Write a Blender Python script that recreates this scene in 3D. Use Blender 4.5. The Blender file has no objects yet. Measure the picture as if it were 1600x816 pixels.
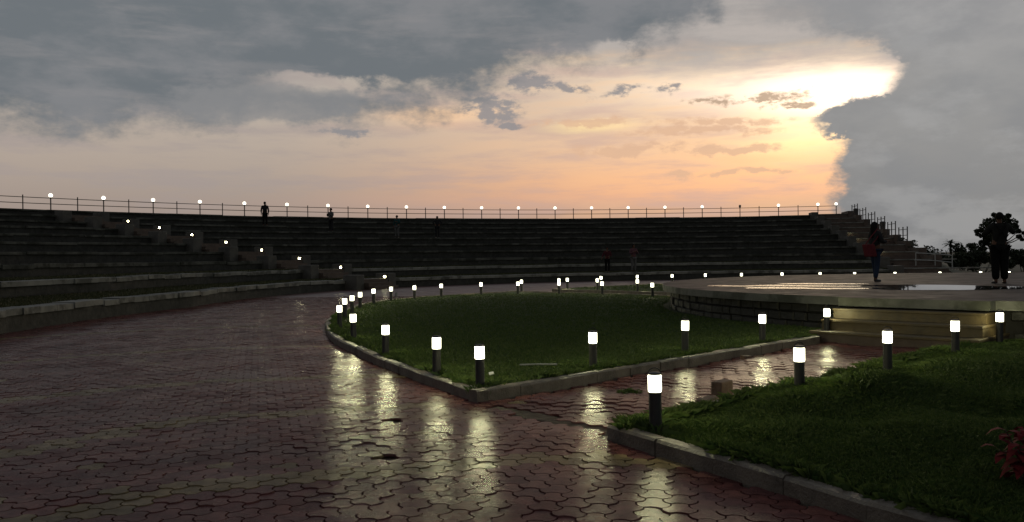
import bpy, bmesh, math, random
import numpy as np
from mathutils import Vector, Matrix
random.seed(7); rng = np.random.default_rng(7)
R = math.radians
sc = bpy.context.scene
col = sc.collection

# ------------------------------------------------------------------ camera
EYE = 1.5
cam = bpy.data.cameras.new('camera'); camo = bpy.data.objects.new('camera', cam); col.objects.link(camo)
cam.sensor_width = 36.0; cam.lens = 36.0 * 1300 / 1600; cam.clip_start = 0.05; cam.clip_end = 6000
camo.matrix_world = (Matrix.Translation((0, 0, EYE)) @ Matrix.Rotation(R(90 - 0.247), 4, 'X') @ Matrix.Rotation(-math.atan(0.01303), 4, 'Z'))
sc.camera = camo

# ------------------------------------------------------------------ render settings
sc.render.engine = 'CYCLES'
sc.cycles.use_denoising = True
try: sc.cycles.denoiser = 'OPENIMAGEDENOISE'
except Exception: pass
sc.cycles.max_bounces = 4; sc.cycles.diffuse_bounces = 2; sc.cycles.glossy_bounces = 2
sc.cycles.sample_clamp_indirect = 4.0
sc.cycles.use_light_tree = True
sc.view_settings.view_transform = 'Standard'; sc.view_settings.look = 'None'
sc.view_settings.gamma = 1.0; sc.view_settings.exposure = 0.0
sc.view_settings.use_curve_mapping = False

# ------------------------------------------------------------------ tiny node language
class NT:
    def __init__(s, tree): s.t = tree; s.n = tree.nodes; s.l = tree.links
    def put(s, sock, v):
        if isinstance(v, (int, float)): sock.default_value = v
        elif isinstance(v, (tuple, list)):
            sock.default_value = tuple(v) if len(v) == len(sock.default_value) else tuple(v) + (1.0,)
        else: s.l.new(v, sock)
    def m(s, op, a, b=None, c=None, clamp=False):
        n = s.n.new('ShaderNodeMath'); n.operation = op; n.use_clamp = clamp
        for i, v in enumerate((a, b, c)):
            if v is not None: s.put(n.inputs[i], v)
        return n.outputs[0]
    def add(s, a, b): return s.m('ADD', a, b)
    def sub(s, a, b): return s.m('SUBTRACT', a, b)
    def mul(s, a, b): return s.m('MULTIPLY', a, b)
    def sstep(s, x, lo, hi):
        n = s.n.new('ShaderNodeMapRange'); n.interpolation_type = 'SMOOTHSTEP'
        s.put(n.inputs[0], x); s.put(n.inputs[1], lo); s.put(n.inputs[2], hi); n.inputs[3].default_value = 0; n.inputs[4].default_value = 1
        return n.outputs[0]
    def noise(s, vec, scale, detail=4, rough=0.55, dist=0.0, col=False):
        n = s.n.new('ShaderNodeTexNoise'); s.put(n.inputs['Vector'], vec)
        n.inputs['Scale'].default_value = scale; n.inputs['Detail'].default_value = detail
        n.inputs['Roughness'].default_value = rough; n.inputs['Distortion'].default_value = dist
        return n.outputs['Color'] if col else n.outputs['Fac']
    def vmul(s, v, k):
        n = s.n.new('ShaderNodeVectorMath'); n.operation = 'MULTIPLY'; s.put(n.inputs[0], v); s.put(n.inputs[1], k); return n.outputs[0]
    def vadd(s, v, k):
        n = s.n.new('ShaderNodeVectorMath'); n.operation = 'ADD'; s.put(n.inputs[0], v); s.put(n.inputs[1], k); return n.outputs[0]
    def mix(s, f, a, b, blend='MIX'):
        n = s.n.new('ShaderNodeMix'); n.data_type = 'RGBA'; n.blend_type = blend
        s.put(n.inputs['Factor'], f)
        s.put(n.inputs[6], a); s.put(n.inputs[7], b)
        return n.outputs[2]
    def ramp(s, x, stops, interp='LINEAR'):
        n = s.n.new('ShaderNodeValToRGB'); cr = n.color_ramp; cr.interpolation = interp
        while len(cr.elements) < len(stops): cr.elements.new(0.5)
        for e, (p, c) in zip(cr.elements, stops):
            e.position = p
            e.color = (c, c, c, 1) if isinstance(c, (int, float)) else tuple(c) + (1,)
        s.put(n.inputs[0], x); return n.outputs[0]
    def curve(s, x, pts, lo, hi, vmax, interp='EASE'):      # scalar curve through (x, y) points
        f = s.m('DIVIDE', s.sub(x, lo), hi - lo, clamp=True)
        return s.mul(s.ramp(f, [((px - lo) / (hi - lo), py / vmax) for px, py in pts], interp), vmax)
    def cramp(s, x, pts, lo, hi):
        f = s.m('DIVIDE', s.sub(x, lo), hi - lo, clamp=True)
        return s.ramp(f, [((px - lo) / (hi - lo), c) for px, c in pts])

# ------------------------------------------------------------------ world: dusk sky with clouds (in directions, not in the picture)
SUN_AZ, SUN_EL = 20.6, 9.5
world = bpy.data.worlds.new('World'); sc.world = world; world.use_nodes = True
def sky_point(px, py):                    # a photograph pixel as azimuth / elevation, both in 1/1300 rad
    r = math.atan(0.01303); dx, dy = px - 800, py - 402.4
    u = dx * math.cos(r) - dy * math.sin(r); v = -(dx * math.sin(r) + dy * math.cos(r))
    az = math.atan2(u, 1300); el = math.atan2(v * math.cos(az), 1300)
    return az * 1300, el * 1300
def build_world():
    wt = world.node_tree; wt.nodes.clear(); n = NT(wt)
    out = wt.nodes.new('ShaderNodeOutputWorld'); bg = wt.nodes.new('ShaderNodeBackground'); wt.links.new(bg.outputs[0], out.inputs[0])
    tc = wt.nodes.new('ShaderNodeTexCoord'); D = tc.outputs['Generated']
    sx = wt.nodes.new('ShaderNodeSeparateXYZ'); wt.links.new(D, sx.inputs[0]); x, y, z = sx.outputs
    U0 = n.mul(n.m('ARCTAN2', x, y), 1300.0)
    V0 = n.mul(n.m('ARCSINE', z), 1300.0)
    # flattened, wind-drawn noise domains
    nd = n.vmul(D, (1.0, 1.0, 2.3))
    w1 = n.noise(nd, 5.0, 5, 0.60)
    w2 = n.noise(n.vadd(nd, (3.1, 7.7, 1.3)), 11.0, 6, 0.62)
    w3 = n.noise(n.vmul(D, (1.0, 1.0, 7.0)), 7.0, 6, 0.6)
    w4 = n.noise(n.vadd(n.vmul(D, (1, 1, 1.3)), (9.2, 1.1, 4.0)), 26.0, 6, 0.6)
    w5 = n.noise(n.vadd(n.vmul(D, (1, 1, 2.2)), (2.2, 6.1, 1.0)), 48.0, 5, 0.65)
    c1, c2, c3, c4, c5 = (n.sub(w, 0.5) for w in (w1, w2, w3, w4, w5))
    U = n.add(U0, n.add(n.mul(c2, 70.0), n.mul(c4, 40.0)))
    V = n.add(V0, n.add(n.mul(c1, 55.0), n.mul(c4, 34.0)))
    # clear sky low over the land
    left = n.cramp(V0, [(0, (.27, .23, .215)), (60, (.36, .29, .255)), (130, (.455, .375, .32)), (190, (.51, .43, .365)), (260, (.46, .42, .38)), (420, (.42, .40, .38))], 0, 500)
    right = n.cramp(V0, [(0, (.36, .25, .215)), (52, (.47, .315, .26)), (74, (.66, .385, .265)), (92, (.90, .45, .26)), (120, (.95, .50, .28)), (160, (.91, .565, .355)), (230, (.80, .585, .43)), (300, (.72, .58, .45)), (420, (.52, .47, .42))], 0, 500)
    side = n.mul(n.sstep(U0, -440.0, 300.0), n.sub(1.0, n.sstep(U0, 900.0, 2200.0)))
    base = n.mix(side, left, right)
    st = wt.nodes.new('ShaderNodeTexSky'); st.sky_type = 'NISHITA'; st.sun_disc = False
    st.sun_elevation = R(SUN_EL); st.sun_rotation = R(SUN_AZ); st.dust_density = 4.0
    nish = n.mix(1.0, st.outputs[0], (.03, .03, .03), 'MULTIPLY')
    base = n.mix(0.10, base, nish)
    base = n.mix(n.mul(n.sstep(w3, .44, .66), .55), base, n.mix(side, (.36, .31, .30), (.62, .42, .36)))
    base = n.mix(n.mul(n.sstep(w3, .52, .34), n.mul(n.mul(side, side), .30)), base, (1.0, .58, .30))
    def blob(px, py, a, b, uu=U, vv=V):
        u0, v0 = sky_point(px, py)
        q = n.add(n.m('POWER', n.m('ABSOLUTE', n.m('DIVIDE', n.sub(uu, u0), a)), 2.0), n.m('POWER', n.m('ABSOLUTE', n.m('DIVIDE', n.sub(vv, v0), b)), 2.0))
        return n.m('EXPONENT', n.mul(q, -1.0))
    Us = n.add(U0, n.mul(c3, 60.0)); Vs = n.add(V0, n.add(n.mul(c3, 26.0), n.mul(c2, 16.0)))
    def plus(c, g, k): return n.mix(g, c, n.mix(1.0, c, k, 'ADD'))
    base = plus(base, blob(1305, 142, 130, 30, Us, Vs), (1.0, .85, .72))
    base = plus(base, blob(1280, 190, 80, 40, Us, Vs), (.45, .36, .18))
    base = plus(base, blob(1120, 135, 170, 26, Us, Vs), (.22, .20, .16))
    base = plus(base, blob(1235, 225, 90, 28, Us, Vs), (.22, .14, .02))
    base = plus(base, blob(925, 196, 60, 8, Us, Vs), (.25, .22, .02))
    base = plus(base, blob(670, 180, 80, 16, Us, Vs), (.35, .16, .02))
    base = n.mix(n.mul(blob(880, 320, 420, 16, Us, Vs), .25), base, (.62, .40, .33))
    # streaks of grey cloud in front of the glow
    def clouds(base, lst, colr, k=1.0, thr=.30, soft=.20):
        d = None
        for (px, py, a, b) in lst:
            g = blob(px, py, a, b); d = g if d is None else n.m('MAXIMUM', d, g)
        d = n.mul(d, n.add(.55, n.add(n.mul(c5, 2.2), n.add(n.mul(c4, 1.3), n.mul(c2, .8)))))
        return n.mix(n.mul(n.sstep(d, thr - soft, thr + soft), k), base, colr)
    base = clouds(base, [(1120, 190, 110, 9), (1090, 208, 130, 9), (1150, 236, 80, 8), (985, 235, 120, 9), (1065, 272, 22, 8), (1160, 272, 90, 6), (905, 190, 90, 10)], (.74, .47, .31), .75)
    base = clouds(base, [(1180, 150, 90, 11), (1240, 160, 40, 7), (1120, 152, 46, 6), (1365, 166, 40, 11), (1335, 176, 26, 7)], (.50, .36, .25), .9, .30, .16)
    base = clouds(base, [(768, 172, 46, 24), (828, 132, 36, 19), (976, 142, 42, 9), (1042, 137, 22, 7), (800, 196, 20, 6), (880, 135, 40, 6), (540, 205, 40, 8)], (.28, .27, .28), .88, .27, .17)
    # high grey veil, upper right
    veil_edge = n.curve(U0, [(-300, 900), (-60, 470), (60, 326), (150, 288), (257, 268), (340, 272), (432, 279), (520, 270), (562, 252), (700, 240)], -300, 900, 1000)
    vd = n.add(n.sub(V, veil_edge), n.mul(c3, 70.0))
    veil_col = n.mix(n.sstep(w3, .35, .65), (.37, .35, .345), (.47, .435, .41))
    base = n.mix(n.mul(n.sstep(vd, -20.0, 46.0), .90), base, veil_col)
    # tall grey cloud bank on the right, its left edge ragged
    edge = n.curve(n.add(V0, n.add(n.mul(c4, 52.0), n.mul(c5, 30.0))), [(0, 489), (70, 487), (140, 489), (152, 484), (160, 494), (172, 466), (192, 455), (205, 462), (214, 500), (224, 552), (240, 560), (266, 574), (282, 560), (300, 520), (330, 440), (400, 300)], 0, 420, 1000, 'LINEAR')
    du = n.sub(n.add(U0, n.add(n.mul(c4, 62.0), n.add(n.mul(c5, 36.0), n.mul(c2, 30.0)))), edge)
    soft = n.add(15.0, n.mul(n.sstep(V0, 270.0, 380.0), 110.0))
    rm = n.sstep(n.m('DIVIDE', du, soft), -1.0, 1.0)
    bank = n.cramp(V0, [(0, (.235, .232, .228)), (120, (.285, .28, .274)), (230, (.33, .325, .318)), (330, (.375, .365, .36)), (500, (.34, .34, .345))], 0, 520)
    bank = n.mix(n.mul(n.sstep(w1, .38, .62), .6), bank, (.24, .245, .255))
    bank = n.mix(n.mul(n.sstep(w2, .46, .66), .5), bank, (.385, .38, .375))
    bank = n.mix(n.mul(n.sstep(du, 90.0, 0.0), .30), bank, (.27, .262, .255))
    base = n.mix(rm, base, bank)
    # low dark deck, upper left and on overhead
    deck_edge = n.curve(U0, [(-4100, 150), (-900, 165), (-560, 193), (-440, 203), (-370, 226), (-300, 208), (-200, 214), (-110, 228), (-40, 246), (0, 280), (60, 298), (190, 294), (215, 322), (330, 350), (352, 420), (520, 640), (900, 640), (2400, 330), (4100, 150)], -4100, 4100, 1000, 'LINEAR')
    dd = n.add(n.sub(V0, deck_edge), n.add(n.mul(c2, 105.0), n.add(n.mul(c4, 80.0), n.add(n.mul(c5, 45.0), n.mul(c1, 50.0)))))
    dd = n.sub(dd, n.add(n.mul(blob(505, 134, 82, 13), 105.0), n.mul(blob(955, 75, 26, 13), 85.0)))
    deck = n.mix(n.sstep(n.add(w1, n.mul(c2, .6)), .38, .66), (.148, .168, .185), (.215, .222, .235))
    deck = n.mix(n.mul(n.sstep(w3, .50, .66), .30), deck, (.30, .285, .285))
    dm = n.sstep(dd, -30.0, 38.0)
    base = n.mix(n.mul(dm, .97), base, deck)
    # thin tattered fringe under the deck
    fr = n.mul(blob(420, 160, 170, 40, U0, V0), 1.0)
    fm = n.mul(n.sstep(n.add(fr, n.add(n.mul(c2, 1.3), n.mul(c4, .8))), .42, .74), .75)
    base = n.mix(fm, base, (.25, .25, .255))
    # below the horizon: dim land
    base = n.mix(n.sstep(V0, -2.0, -30.0), base, (.05, .05, .045))
    wt.links.new(base, bg.inputs[0]); bg.inputs[1].default_value = 1.0
build_world()
world.cycles.sampling_method = 'MANUAL'; world.cycles.sample_map_resolution = 512

# the sun stands behind cloud: very weak and wide
sun = bpy.data.lights.new('sun', 'SUN'); sun.energy = 0.12; sun.angle = R(14); sun.color = (1.0, .78, .5)
suno = bpy.data.objects.new('sun', sun); col.objects.link(suno)
sd = Vector((math.sin(R(SUN_AZ)) * math.cos(R(SUN_EL)), math.cos(R(SUN_AZ)) * math.cos(R(SUN_EL)), math.sin(R(SUN_EL))))
suno.rotation_euler = sd.to_track_quat('Z', 'Y').to_euler(); suno.location = sd * 300

# ------------------------------------------------------------------ helpers
def tag(o, label=None, cat=None, group=None, kind=None):
    if label: o['label'] = label
    if cat: o['category'] = cat
    if group: o['group'] = group
    if kind: o['kind'] = kind
    return o
def obj(name, me, mat=None, parent=None, loc=None):
    o = bpy.data.objects.new(name, me); col.objects.link(o)
    if mat is not None and me is not None and hasattr(me, 'materials') and len(me.materials) == 0: me.materials.append(mat)
    if parent: o.parent = parent
    if loc is not None: o.location = loc
    return o
def empty(name, loc=(0, 0, 0), rz=0.0):
    o = bpy.data.objects.new(name, None); col.objects.link(o); o.location = loc; o.rotation_euler.z = rz
    o.empty_display_size = .1
    return o
def mesh(name, V, F, smooth=False):
    me = bpy.data.meshes.new(name); me.from_pydata([tuple(v) for v in V], [], [tuple(f) for f in F]); me.update()
    if smooth: me.polygons.foreach_set('use_smooth', [True] * len(me.polygons))
    return me
def big_mesh(name, V, idx, n):           # V (k,3) float, idx flat, every face n corners
    me = bpy.data.meshes.new(name); V = np.asarray(V, np.float32); idx = np.asarray(idx, np.int32).ravel(); nf = len(idx) // n
    me.vertices.add(len(V)); me.vertices.foreach_set('co', V.ravel())
    me.loops.add(len(idx)); me.loops.foreach_set('vertex_index', idx)
    me.polygons.add(nf); me.polygons.foreach_set('loop_start', np.arange(nf, dtype=np.int32) * n)
    me.update(calc_edges=True); me.validate(); me.shade_flat(); return me
class MB:
    def __init__(s): s.V = []; s.F = []
    def quadbox(s, b4, z0, z1):           # prism over a ccw polygon
        k = len(s.V); m = len(b4)
        s.V += [(p[0], p[1], z0) for p in b4] + [(p[0], p[1], z1) for p in b4]
        s.F += [tuple(range(k + m - 1, k - 1, -1)), tuple(range(k + m, k + 2 * m))]
        for i in range(m): j = (i + 1) % m; s.F.append((k + i, k + j, k + m + j, k + m + i))
    def box(s, x0, x1, y0, y1, z0, z1): s.quadbox([(x0, y0), (x1, y0), (x1, y1), (x0, y1)], z0, z1)
    def tube(s, pts, r, seg=8, cap=True):
        pts = [Vector(p) for p in pts]; k0 = len(s.V); rr = r if isinstance(r, (list, tuple)) else [r] * len(pts)
        up = Vector((0, 0, 1))
        for i, p in enumerate(pts):
            t = (pts[min(i + 1, len(pts) - 1)] - pts[max(i - 1, 0)]).normalized()
            a = t.cross(up if abs(t.z) < .95 else Vector((1, 0, 0))).normalized(); b = t.cross(a).normalized()
            for q in range(seg):
                an = 2 * math.pi * q / seg; s.V.append(tuple(p + (a * math.cos(an) + b * math.sin(an)) * rr[i]))
        for i in range(len(pts) - 1):
            for q in range(seg):
                a0 = k0 + i * seg + q; a1 = k0 + i * seg + (q + 1) % seg
                s.F.append((a0, a1, a1 + seg, a0 + seg))
        if cap:
            s.F.append(tuple(k0 + q for q in range(seg - 1, -1, -1))); e = k0 + (len(pts) - 1) * seg
            s.F.append(tuple(e + q for q in range(seg)))
    def lathe(s, prof, seg=16, c=(0, 0, 0)):
        k0 = len(s.V)
        for (r, z) in prof:
            for q in range(seg):
                an = 2 * math.pi * q / seg; s.V.append((c[0] + r * math.cos(an), c[1] + r * math.sin(an), c[2] + z))
        for i in range(len(prof) - 1):
            for q in range(seg):
                a0 = k0 + i * seg + q; a1 = k0 + i * seg + (q + 1) % seg; s.F.append((a0, a1, a1 + seg, a0 + seg))
        s.F.append(tuple(k0 + q for q in range(seg - 1, -1, -1))); e = k0 + (len(prof) - 1) * seg; s.F.append(tuple(e + q for q in range(seg)))
    def me(s, name='m', smooth=False): return mesh(name, s.V, s.F, smooth)
    def build(s, name, mat, parent=None, loc=None, smooth=False): return obj(name, s.me(name, smooth), mat, parent, loc)
def soften(o, w=.012, seg=2):
    b = o.modifiers.new('bevel', 'BEVEL'); b.width = w; b.segments = seg; b.limit_method = 'ANGLE'; b.angle_limit = R(40)

# ------------------------------------------------------------------ materials
def material(name, c0, c1, scale=3.0, rough=(.6, .8), bump=.0, bscale=20.0, spec=.5, detail=6, spots=None, stretch=(1, 1, 1), obj_coord=False, rscale=None):
    m = bpy.data.materials.new(name); m.use_nodes = True; t = m.node_tree; n = NT(t); b = t.nodes['Principled BSDF']
    tc = t.nodes.new('ShaderNodeTexCoord'); g = t.nodes.new('ShaderNodeNewGeometry')
    P = n.vmul(tc.outputs['Object'] if obj_coord else g.outputs['Position'], stretch)
    f = n.noise(P, scale, detail, .62)
    c = n.mix(n.sstep(f, .3, .7), c0, c1)
    if spots:
        sp = n.noise(n.vadd(P, (5, 3, 2)), spots[0], 5, .65); c = n.mix(n.mul(n.sstep(sp, spots[2], spots[2] + .14), spots[3]), c, spots[1])
    n.put(b.inputs['Base Color'], c)
    r = n.noise(n.vadd(P, (1, 8, 3)), rscale or scale * 1.7, 5, .66)
    mr = t.nodes.new('ShaderNodeMapRange'); t.links.new(r, mr.inputs[0]); mr.inputs[1].default_value = .3; mr.inputs[2].default_value = .7; mr.inputs[3].default_value = rough[0]; mr.inputs[4].default_value = rough[1]
    t.links.new(mr.outputs[0], b.inputs['Roughness']); b.inputs['Specular IOR Level'].default_value = spec
    if bump:
        bp = t.nodes.new('ShaderNodeBump'); bp.inputs['Strength'].default_value = bump; bp.inputs['Distance'].default_value = .02
        t.links.new(n.noise(P, bscale, 5, .6), bp.inputs['Height']); t.links.new(bp.outputs[0], b.inputs['Normal'])
    return m
def emissive(name, c, k):
    m = bpy.data.materials.new(name); m.use_nodes = True; b = m.node_tree.nodes['Principled BSDF']
    b.inputs['Base Color'].default_value = (.8, .8, .8, 1); b.inputs['Emission Color'].default_value = c + (1,); b.inputs['Emission Strength'].default_value = k
    b.inputs['Roughness'].default_value = .4
    return m
M = {}
M['bed'] = material('wet earth joints', (.032, .019, .015), (.06, .037, .028), 6, (.6, .8), .6, 40, spec=.15)
M['mud'] = material('wet mud', (.022, .012, .008), (.040, .023, .016), 5, (.6, .85), .8, 25, spec=.15)
M['far_paving'] = material('distant red paving', (.085, .042, .039), (.11, .058, .054), .8, (.3, .5), .25, 9, spots=(2.0, (.06, .034, .03), .55, .6), spec=.25)
M['ground'] = material('dark soil and scrub', (.03, .035, .018), (.05, .048, .028), .4, (.8, .95), .5, 4)
M['lawn_soil'] = material('lawn turf', (.014, .026, .007), (.028, .042, .012), 5, (.8, .95), .8, 30, spec=.2)
M['kerb'] = material('weathered kerb concrete', (.07, .057, .044), (.13, .107, .083), 4, (.4, .7), .5, 45, spots=(2.5, (.04, .032, .024), .50, .8))
M['coping'] = material('stained coping concrete', (.10, .10, .088), (.175, .17, .15), 1.6, (.6, .85), .4, 25, spots=(1.3, (.03, .03, .024), .47, .85))
M['old_coping'] = material('blackened coping', (.045, .046, .039), (.095, .094, .082), 1.2, (.7, .9), .4, 25, spots=(.9, (.018, .019, .014), .44, .85), spec=.2)
M['riser'] = material('dark rubble riser', (.009, .009, .007), (.021, .021, .016), 2.5, (.7, .9), .9, 7, spots=(5.0, (.006, .007, .004), .48, .85))
M['stone'] = material('dark basalt stone', (.008, .008, .0076), (.017, .016, .0145), 6, (.5, .8), .6, 30)
M['joint'] = material('dark mortar', (.007, .0065, .006), (.012, .011, .010), 8, (.8, .95))
M['stair'] = material('brown stair masonry', (.05, .034, .025), (.08, .055, .04), 2.2, (.6, .85), .5, 20, spots=(1.4, (.04, .03, .022), .52, .7))
M['cheek'] = material('cheek block plaster', (.036, .033, .028), (.066, .061, .052), 2.0, (.6, .8), .4, 20, spots=(1.6, (.05, .047, .038), .5, .7))
M['slab'] = material('stage slab concrete', (.062, .045, .038), (.105, .079, .067), 1.3, (.5, .75), .35, 22, spots=(.9, (.036, .025, .021), .47, .75), spec=.08)
M['fascia'] = material('mossy slab edge', (.065, .066, .056), (.115, .115, .10), 1.8, (.5, .75), .4, 20, spots=(1.1, (.022, .024, .015), .47, .85))
M['step'] = material('yellowish stone steps', (.058, .040, .015), (.088, .062, .025), 2.2, (.5, .75), .4, 22, spots=(1.6, (.04, .028, .014), .50, .7))
M['iron'] = material('dark painted iron', (.018, .016, .015), (.04, .034, .03), 8, (.4, .6))
M['steel'] = material('galvanised rail', (.20, .20, .19), (.30, .30, .285), 6, (.35, .55))
M['black'] = material('black powder coat', (.005, .005, .0055), (.010, .010, .0105), 12, (.40, .55), .15, 60)
M['brick'] = material('old fired brick', (.055, .03, .022), (.09, .05, .036), 12, (.6, .85), .7, 50, obj_coord=True)
M['bark'] = material('bark', (.03, .022, .016), (.06, .045, .032), 8, (.8, .95), .8, 20)
M['paper'] = material('wet white paper', (.45, .45, .43), (.60, .60, .57), 10, (.5, .7))
M['pvc'] = material('grey plastic tube', (.11, .115, .11), (.16, .165, .16), 10, (.4, .6))
def lit_glass(name, c, k, clear=.5):
    m = bpy.data.materials.new(name); m.use_nodes = True; t = m.node_tree; t.nodes.clear()
    o = t.nodes.new('ShaderNodeOutputMaterial'); e = t.nodes.new('ShaderNodeEmission'); e.inputs[0].default_value = c + (1,); e.inputs[1].default_value = k
    tr = t.nodes.new('ShaderNodeBsdfTransparent'); mx = t.nodes.new('ShaderNodeMixShader'); mx.inputs[0].default_value = clear
    t.links.new(e.outputs[0], mx.inputs[1]); t.links.new(tr.outputs[0], mx.inputs[2]); t.links.new(mx.outputs[0], o.inputs[0]); return m
M['glass'] = lit_glass('lit bollard glass', (1.0, .97, .70), 9.0)
M['globe'] = emissive('lit globe', (1.0, .94, .76), 2.6)
M['globe_dead'] = material('unlit globe', (.05, .05, .05), (.08, .075, .07), 6, (.3, .4))
M['lens'] = emissive('lit step lens', (1.0, .92, .55), 34.0)
def leafmat(name, c0, c1, trans=.25, rough=.55):
    m = bpy.data.materials.new(name); m.use_nodes = True; t = m.node_tree; n = NT(t); b = t.nodes['Principled BSDF']
    g = t.nodes.new('ShaderNodeNewGeometry')
    c = n.mix(g.outputs['Random Per Island'], c0, c1)
    n.put(b.inputs['Base Color'], c); b.inputs['Roughness'].default_value = rough; b.inputs['Specular IOR Level'].default_value = .3
    tr = t.nodes.new('ShaderNodeBsdfTranslucent'); t.links.new(c, tr.inputs[0]); mx = t.nodes.new('ShaderNodeMixShader'); mx.inputs[0].default_value = trans
    t.links.new(b.outputs[0], mx.inputs[1]); t.links.new(tr.outputs[0], mx.inputs[2]); t.links.new(mx.outputs[0], t.nodes['Material Output'].inputs[0])
    return m
M['grass'] = leafmat('grass blades', (.024, .050, .010), (.064, .090, .021), .3)
M['dry_grass'] = leafmat('terrace grass', (.022, .028, .008), (.05, .05, .018), .2)
M['leaf'] = leafmat('dark leaves', (.010, .016, .007), (.028, .036, .014), .2)
M['red_leaf'] = leafmat('crimson leaves', (.06, .0025, .005), (.125, .005, .008), .05, .9)
def flat(name, c, r=.8): return material(name, tuple(.8 * k for k in c), tuple(1.2 * k for k in c), 9, (r - .1, r + .1), .2, 60, spec=.08)
M['skin'] = flat('skin', (.085, .045, .03), .6); M['hair'] = flat('black hair', (.006, .005, .005), .7)
# wet trefoil pavers, a handful of kiln tints
def paver_mat(name, c):
    m = material(name, tuple(.70 * k for k in c), tuple(1.25 * k for k in c), 9, (.115, .38), .15, 55, spec=.024, spots=(1.1, tuple(.45 * k for k in c), .48, .6), rscale=1.6)
    return m
reds = [(.092, .035, .033), (.107, .043, .039), (.077, .029, .027), (.098, .041, .038), (.084, .036, .035), (.115, .049, .043)]
yels = [(.135, .098, .052), (.12, .088, .047), (.15, .11, .06)]
PAV = [paver_mat('red paver tint', c) for c in reds] + [paver_mat('yellow paver tint', c) for c in yels]

# ------------------------------------------------------------------ layout constants (metres)
CS = np.array((14.4, 21.2))           # centre of stage, lawns and paths
CA = np.array((15.166, 20.233))       # centre of the seating
KR = 19.8                             # outer face of the lawn kerbs (mean)
_KD = [40, 60, 90, 110, 125, 130, 143, 150, 160, 165, 172, 178, 184, 192, 205, 211.5, 216, 220.3, 225, 227.4, 231.4, 234, 240, 250, 300, 400]
_KV = [20.1, 20.3, 20.8, 20.8, 20.0, 19.4, 19.5, 19.9, 20.05, 19.8, 19.3, 19.05, 18.85, 18.7, 18.7, 18.9, 19.1, 19.4, 19.66, 19.92, 20.45, 20.9, 21.6, 22.0, 21.0, 20.1]
_KT = [float(np.interp(40 + i * .25, _KD, _KV)) for i in range(1441)]
def KRf(a):
    f = ((math.degrees(a) - 40) % 360) * 4; i = int(f); return _KT[i] + (_KT[i + 1] - _KT[i]) * (f - i)
PW = {1: (1.2, .9), 2: (1.05, 1.05), 3: (1.05, 1.05), 4: (1.05, 1.05)}
PH = {1: R(223.95), 2: R(133.95), 3: R(43.95), 4: R(-46.05)}
ST_H = .71; ST_R = 10.4
RIM_R = 56.68; DT = .06035; T0 = -.98093
def r_first(t):
    f = min(2599.0, max(0.0, (t + 2.2) * 1000)); i = int(f); return _RT[i] + (_RT[i + 1] - _RT[i]) * (f - i)
_RT = [float(v) for v in np.interp(np.linspace(-2.2, .401, 2602), [-2.2, -1.55, -1.30, -1.05, -.81, -.44, .07, .4], [26.0, 26.3, 26.7, 29.2, 31.6, 31.9, 30.6, 30.4])]
def tier_r(n, t): return r_first(t) + (RIM_R - r_first(t)) * (n - 1) / 9.0
def apt(r, t): return (CA[0] + r * math.sin(t), CA[1] + r * math.cos(t))
def wave(x, y):                       # settled paving
    a = x * .719 + y * .694; b = x * .694 - y * .719
    on_path = 1.0 if (-9.5 < (x - CS[0]) * .72 + (y - CS[1]) * .694 + 9.5 < 9.5 and abs((x - CS[0]) * .694 - (y - CS[1]) * .72) < 1.3) else .35
    return on_path * .8 * (.012 * math.sin(3.1 * a + 1.3 * math.sin(1.7 * b)) + .010 * math.sin(4.3 * b + 2.1 * math.sin(1.3 * a)) + .006 * math.sin(9 * a + 4 * b))

# ------------------------------------------------------------------ ground and paving
def disc(name, c, r, z, mat, seg=128):
    V = [(c[0] + r * math.cos(2 * math.pi * i / seg), c[1] + r * math.sin(2 * math.pi * i / seg), z) for i in range(seg)]
    return tag(obj(name, mesh(name, V, [tuple(range(seg))]), mat), kind='structure')
disc('ground', (0, 0), 4000, -.12, M['ground'])
paving = disc('plaza_paving', CS, 38, -.034, M['bed'])

def in_plaza(x, y, ko=.05):           # open paving: the ring walk and the radial paths
    dx, dy = x - CS[0], y - CS[1]; r = math.hypot(dx, dy)
    t = math.atan2(x - CA[0], y - CA[1])
    if math.hypot(x - CA[0], y - CA[1]) > (tier_r(1, t) if -2.2 < t < .4 else 30) + .05: return False
    if r > KRf(math.atan2(dy, dx)) - ko: return True
    if r < ST_R - .4: return False
    for k in (1, 2):
        ca, sa = math.cos(PH[k]), math.sin(PH[k]); al = dx * ca + dy * sa; pe = -dx * sa + dy * ca
        wl, wr = PW[k]     # pe<0 is the clockwise side (lawn A for path 1)
        if al > 0 and -(wl - ko) < pe < (wr - ko) : return True
    return False
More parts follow.
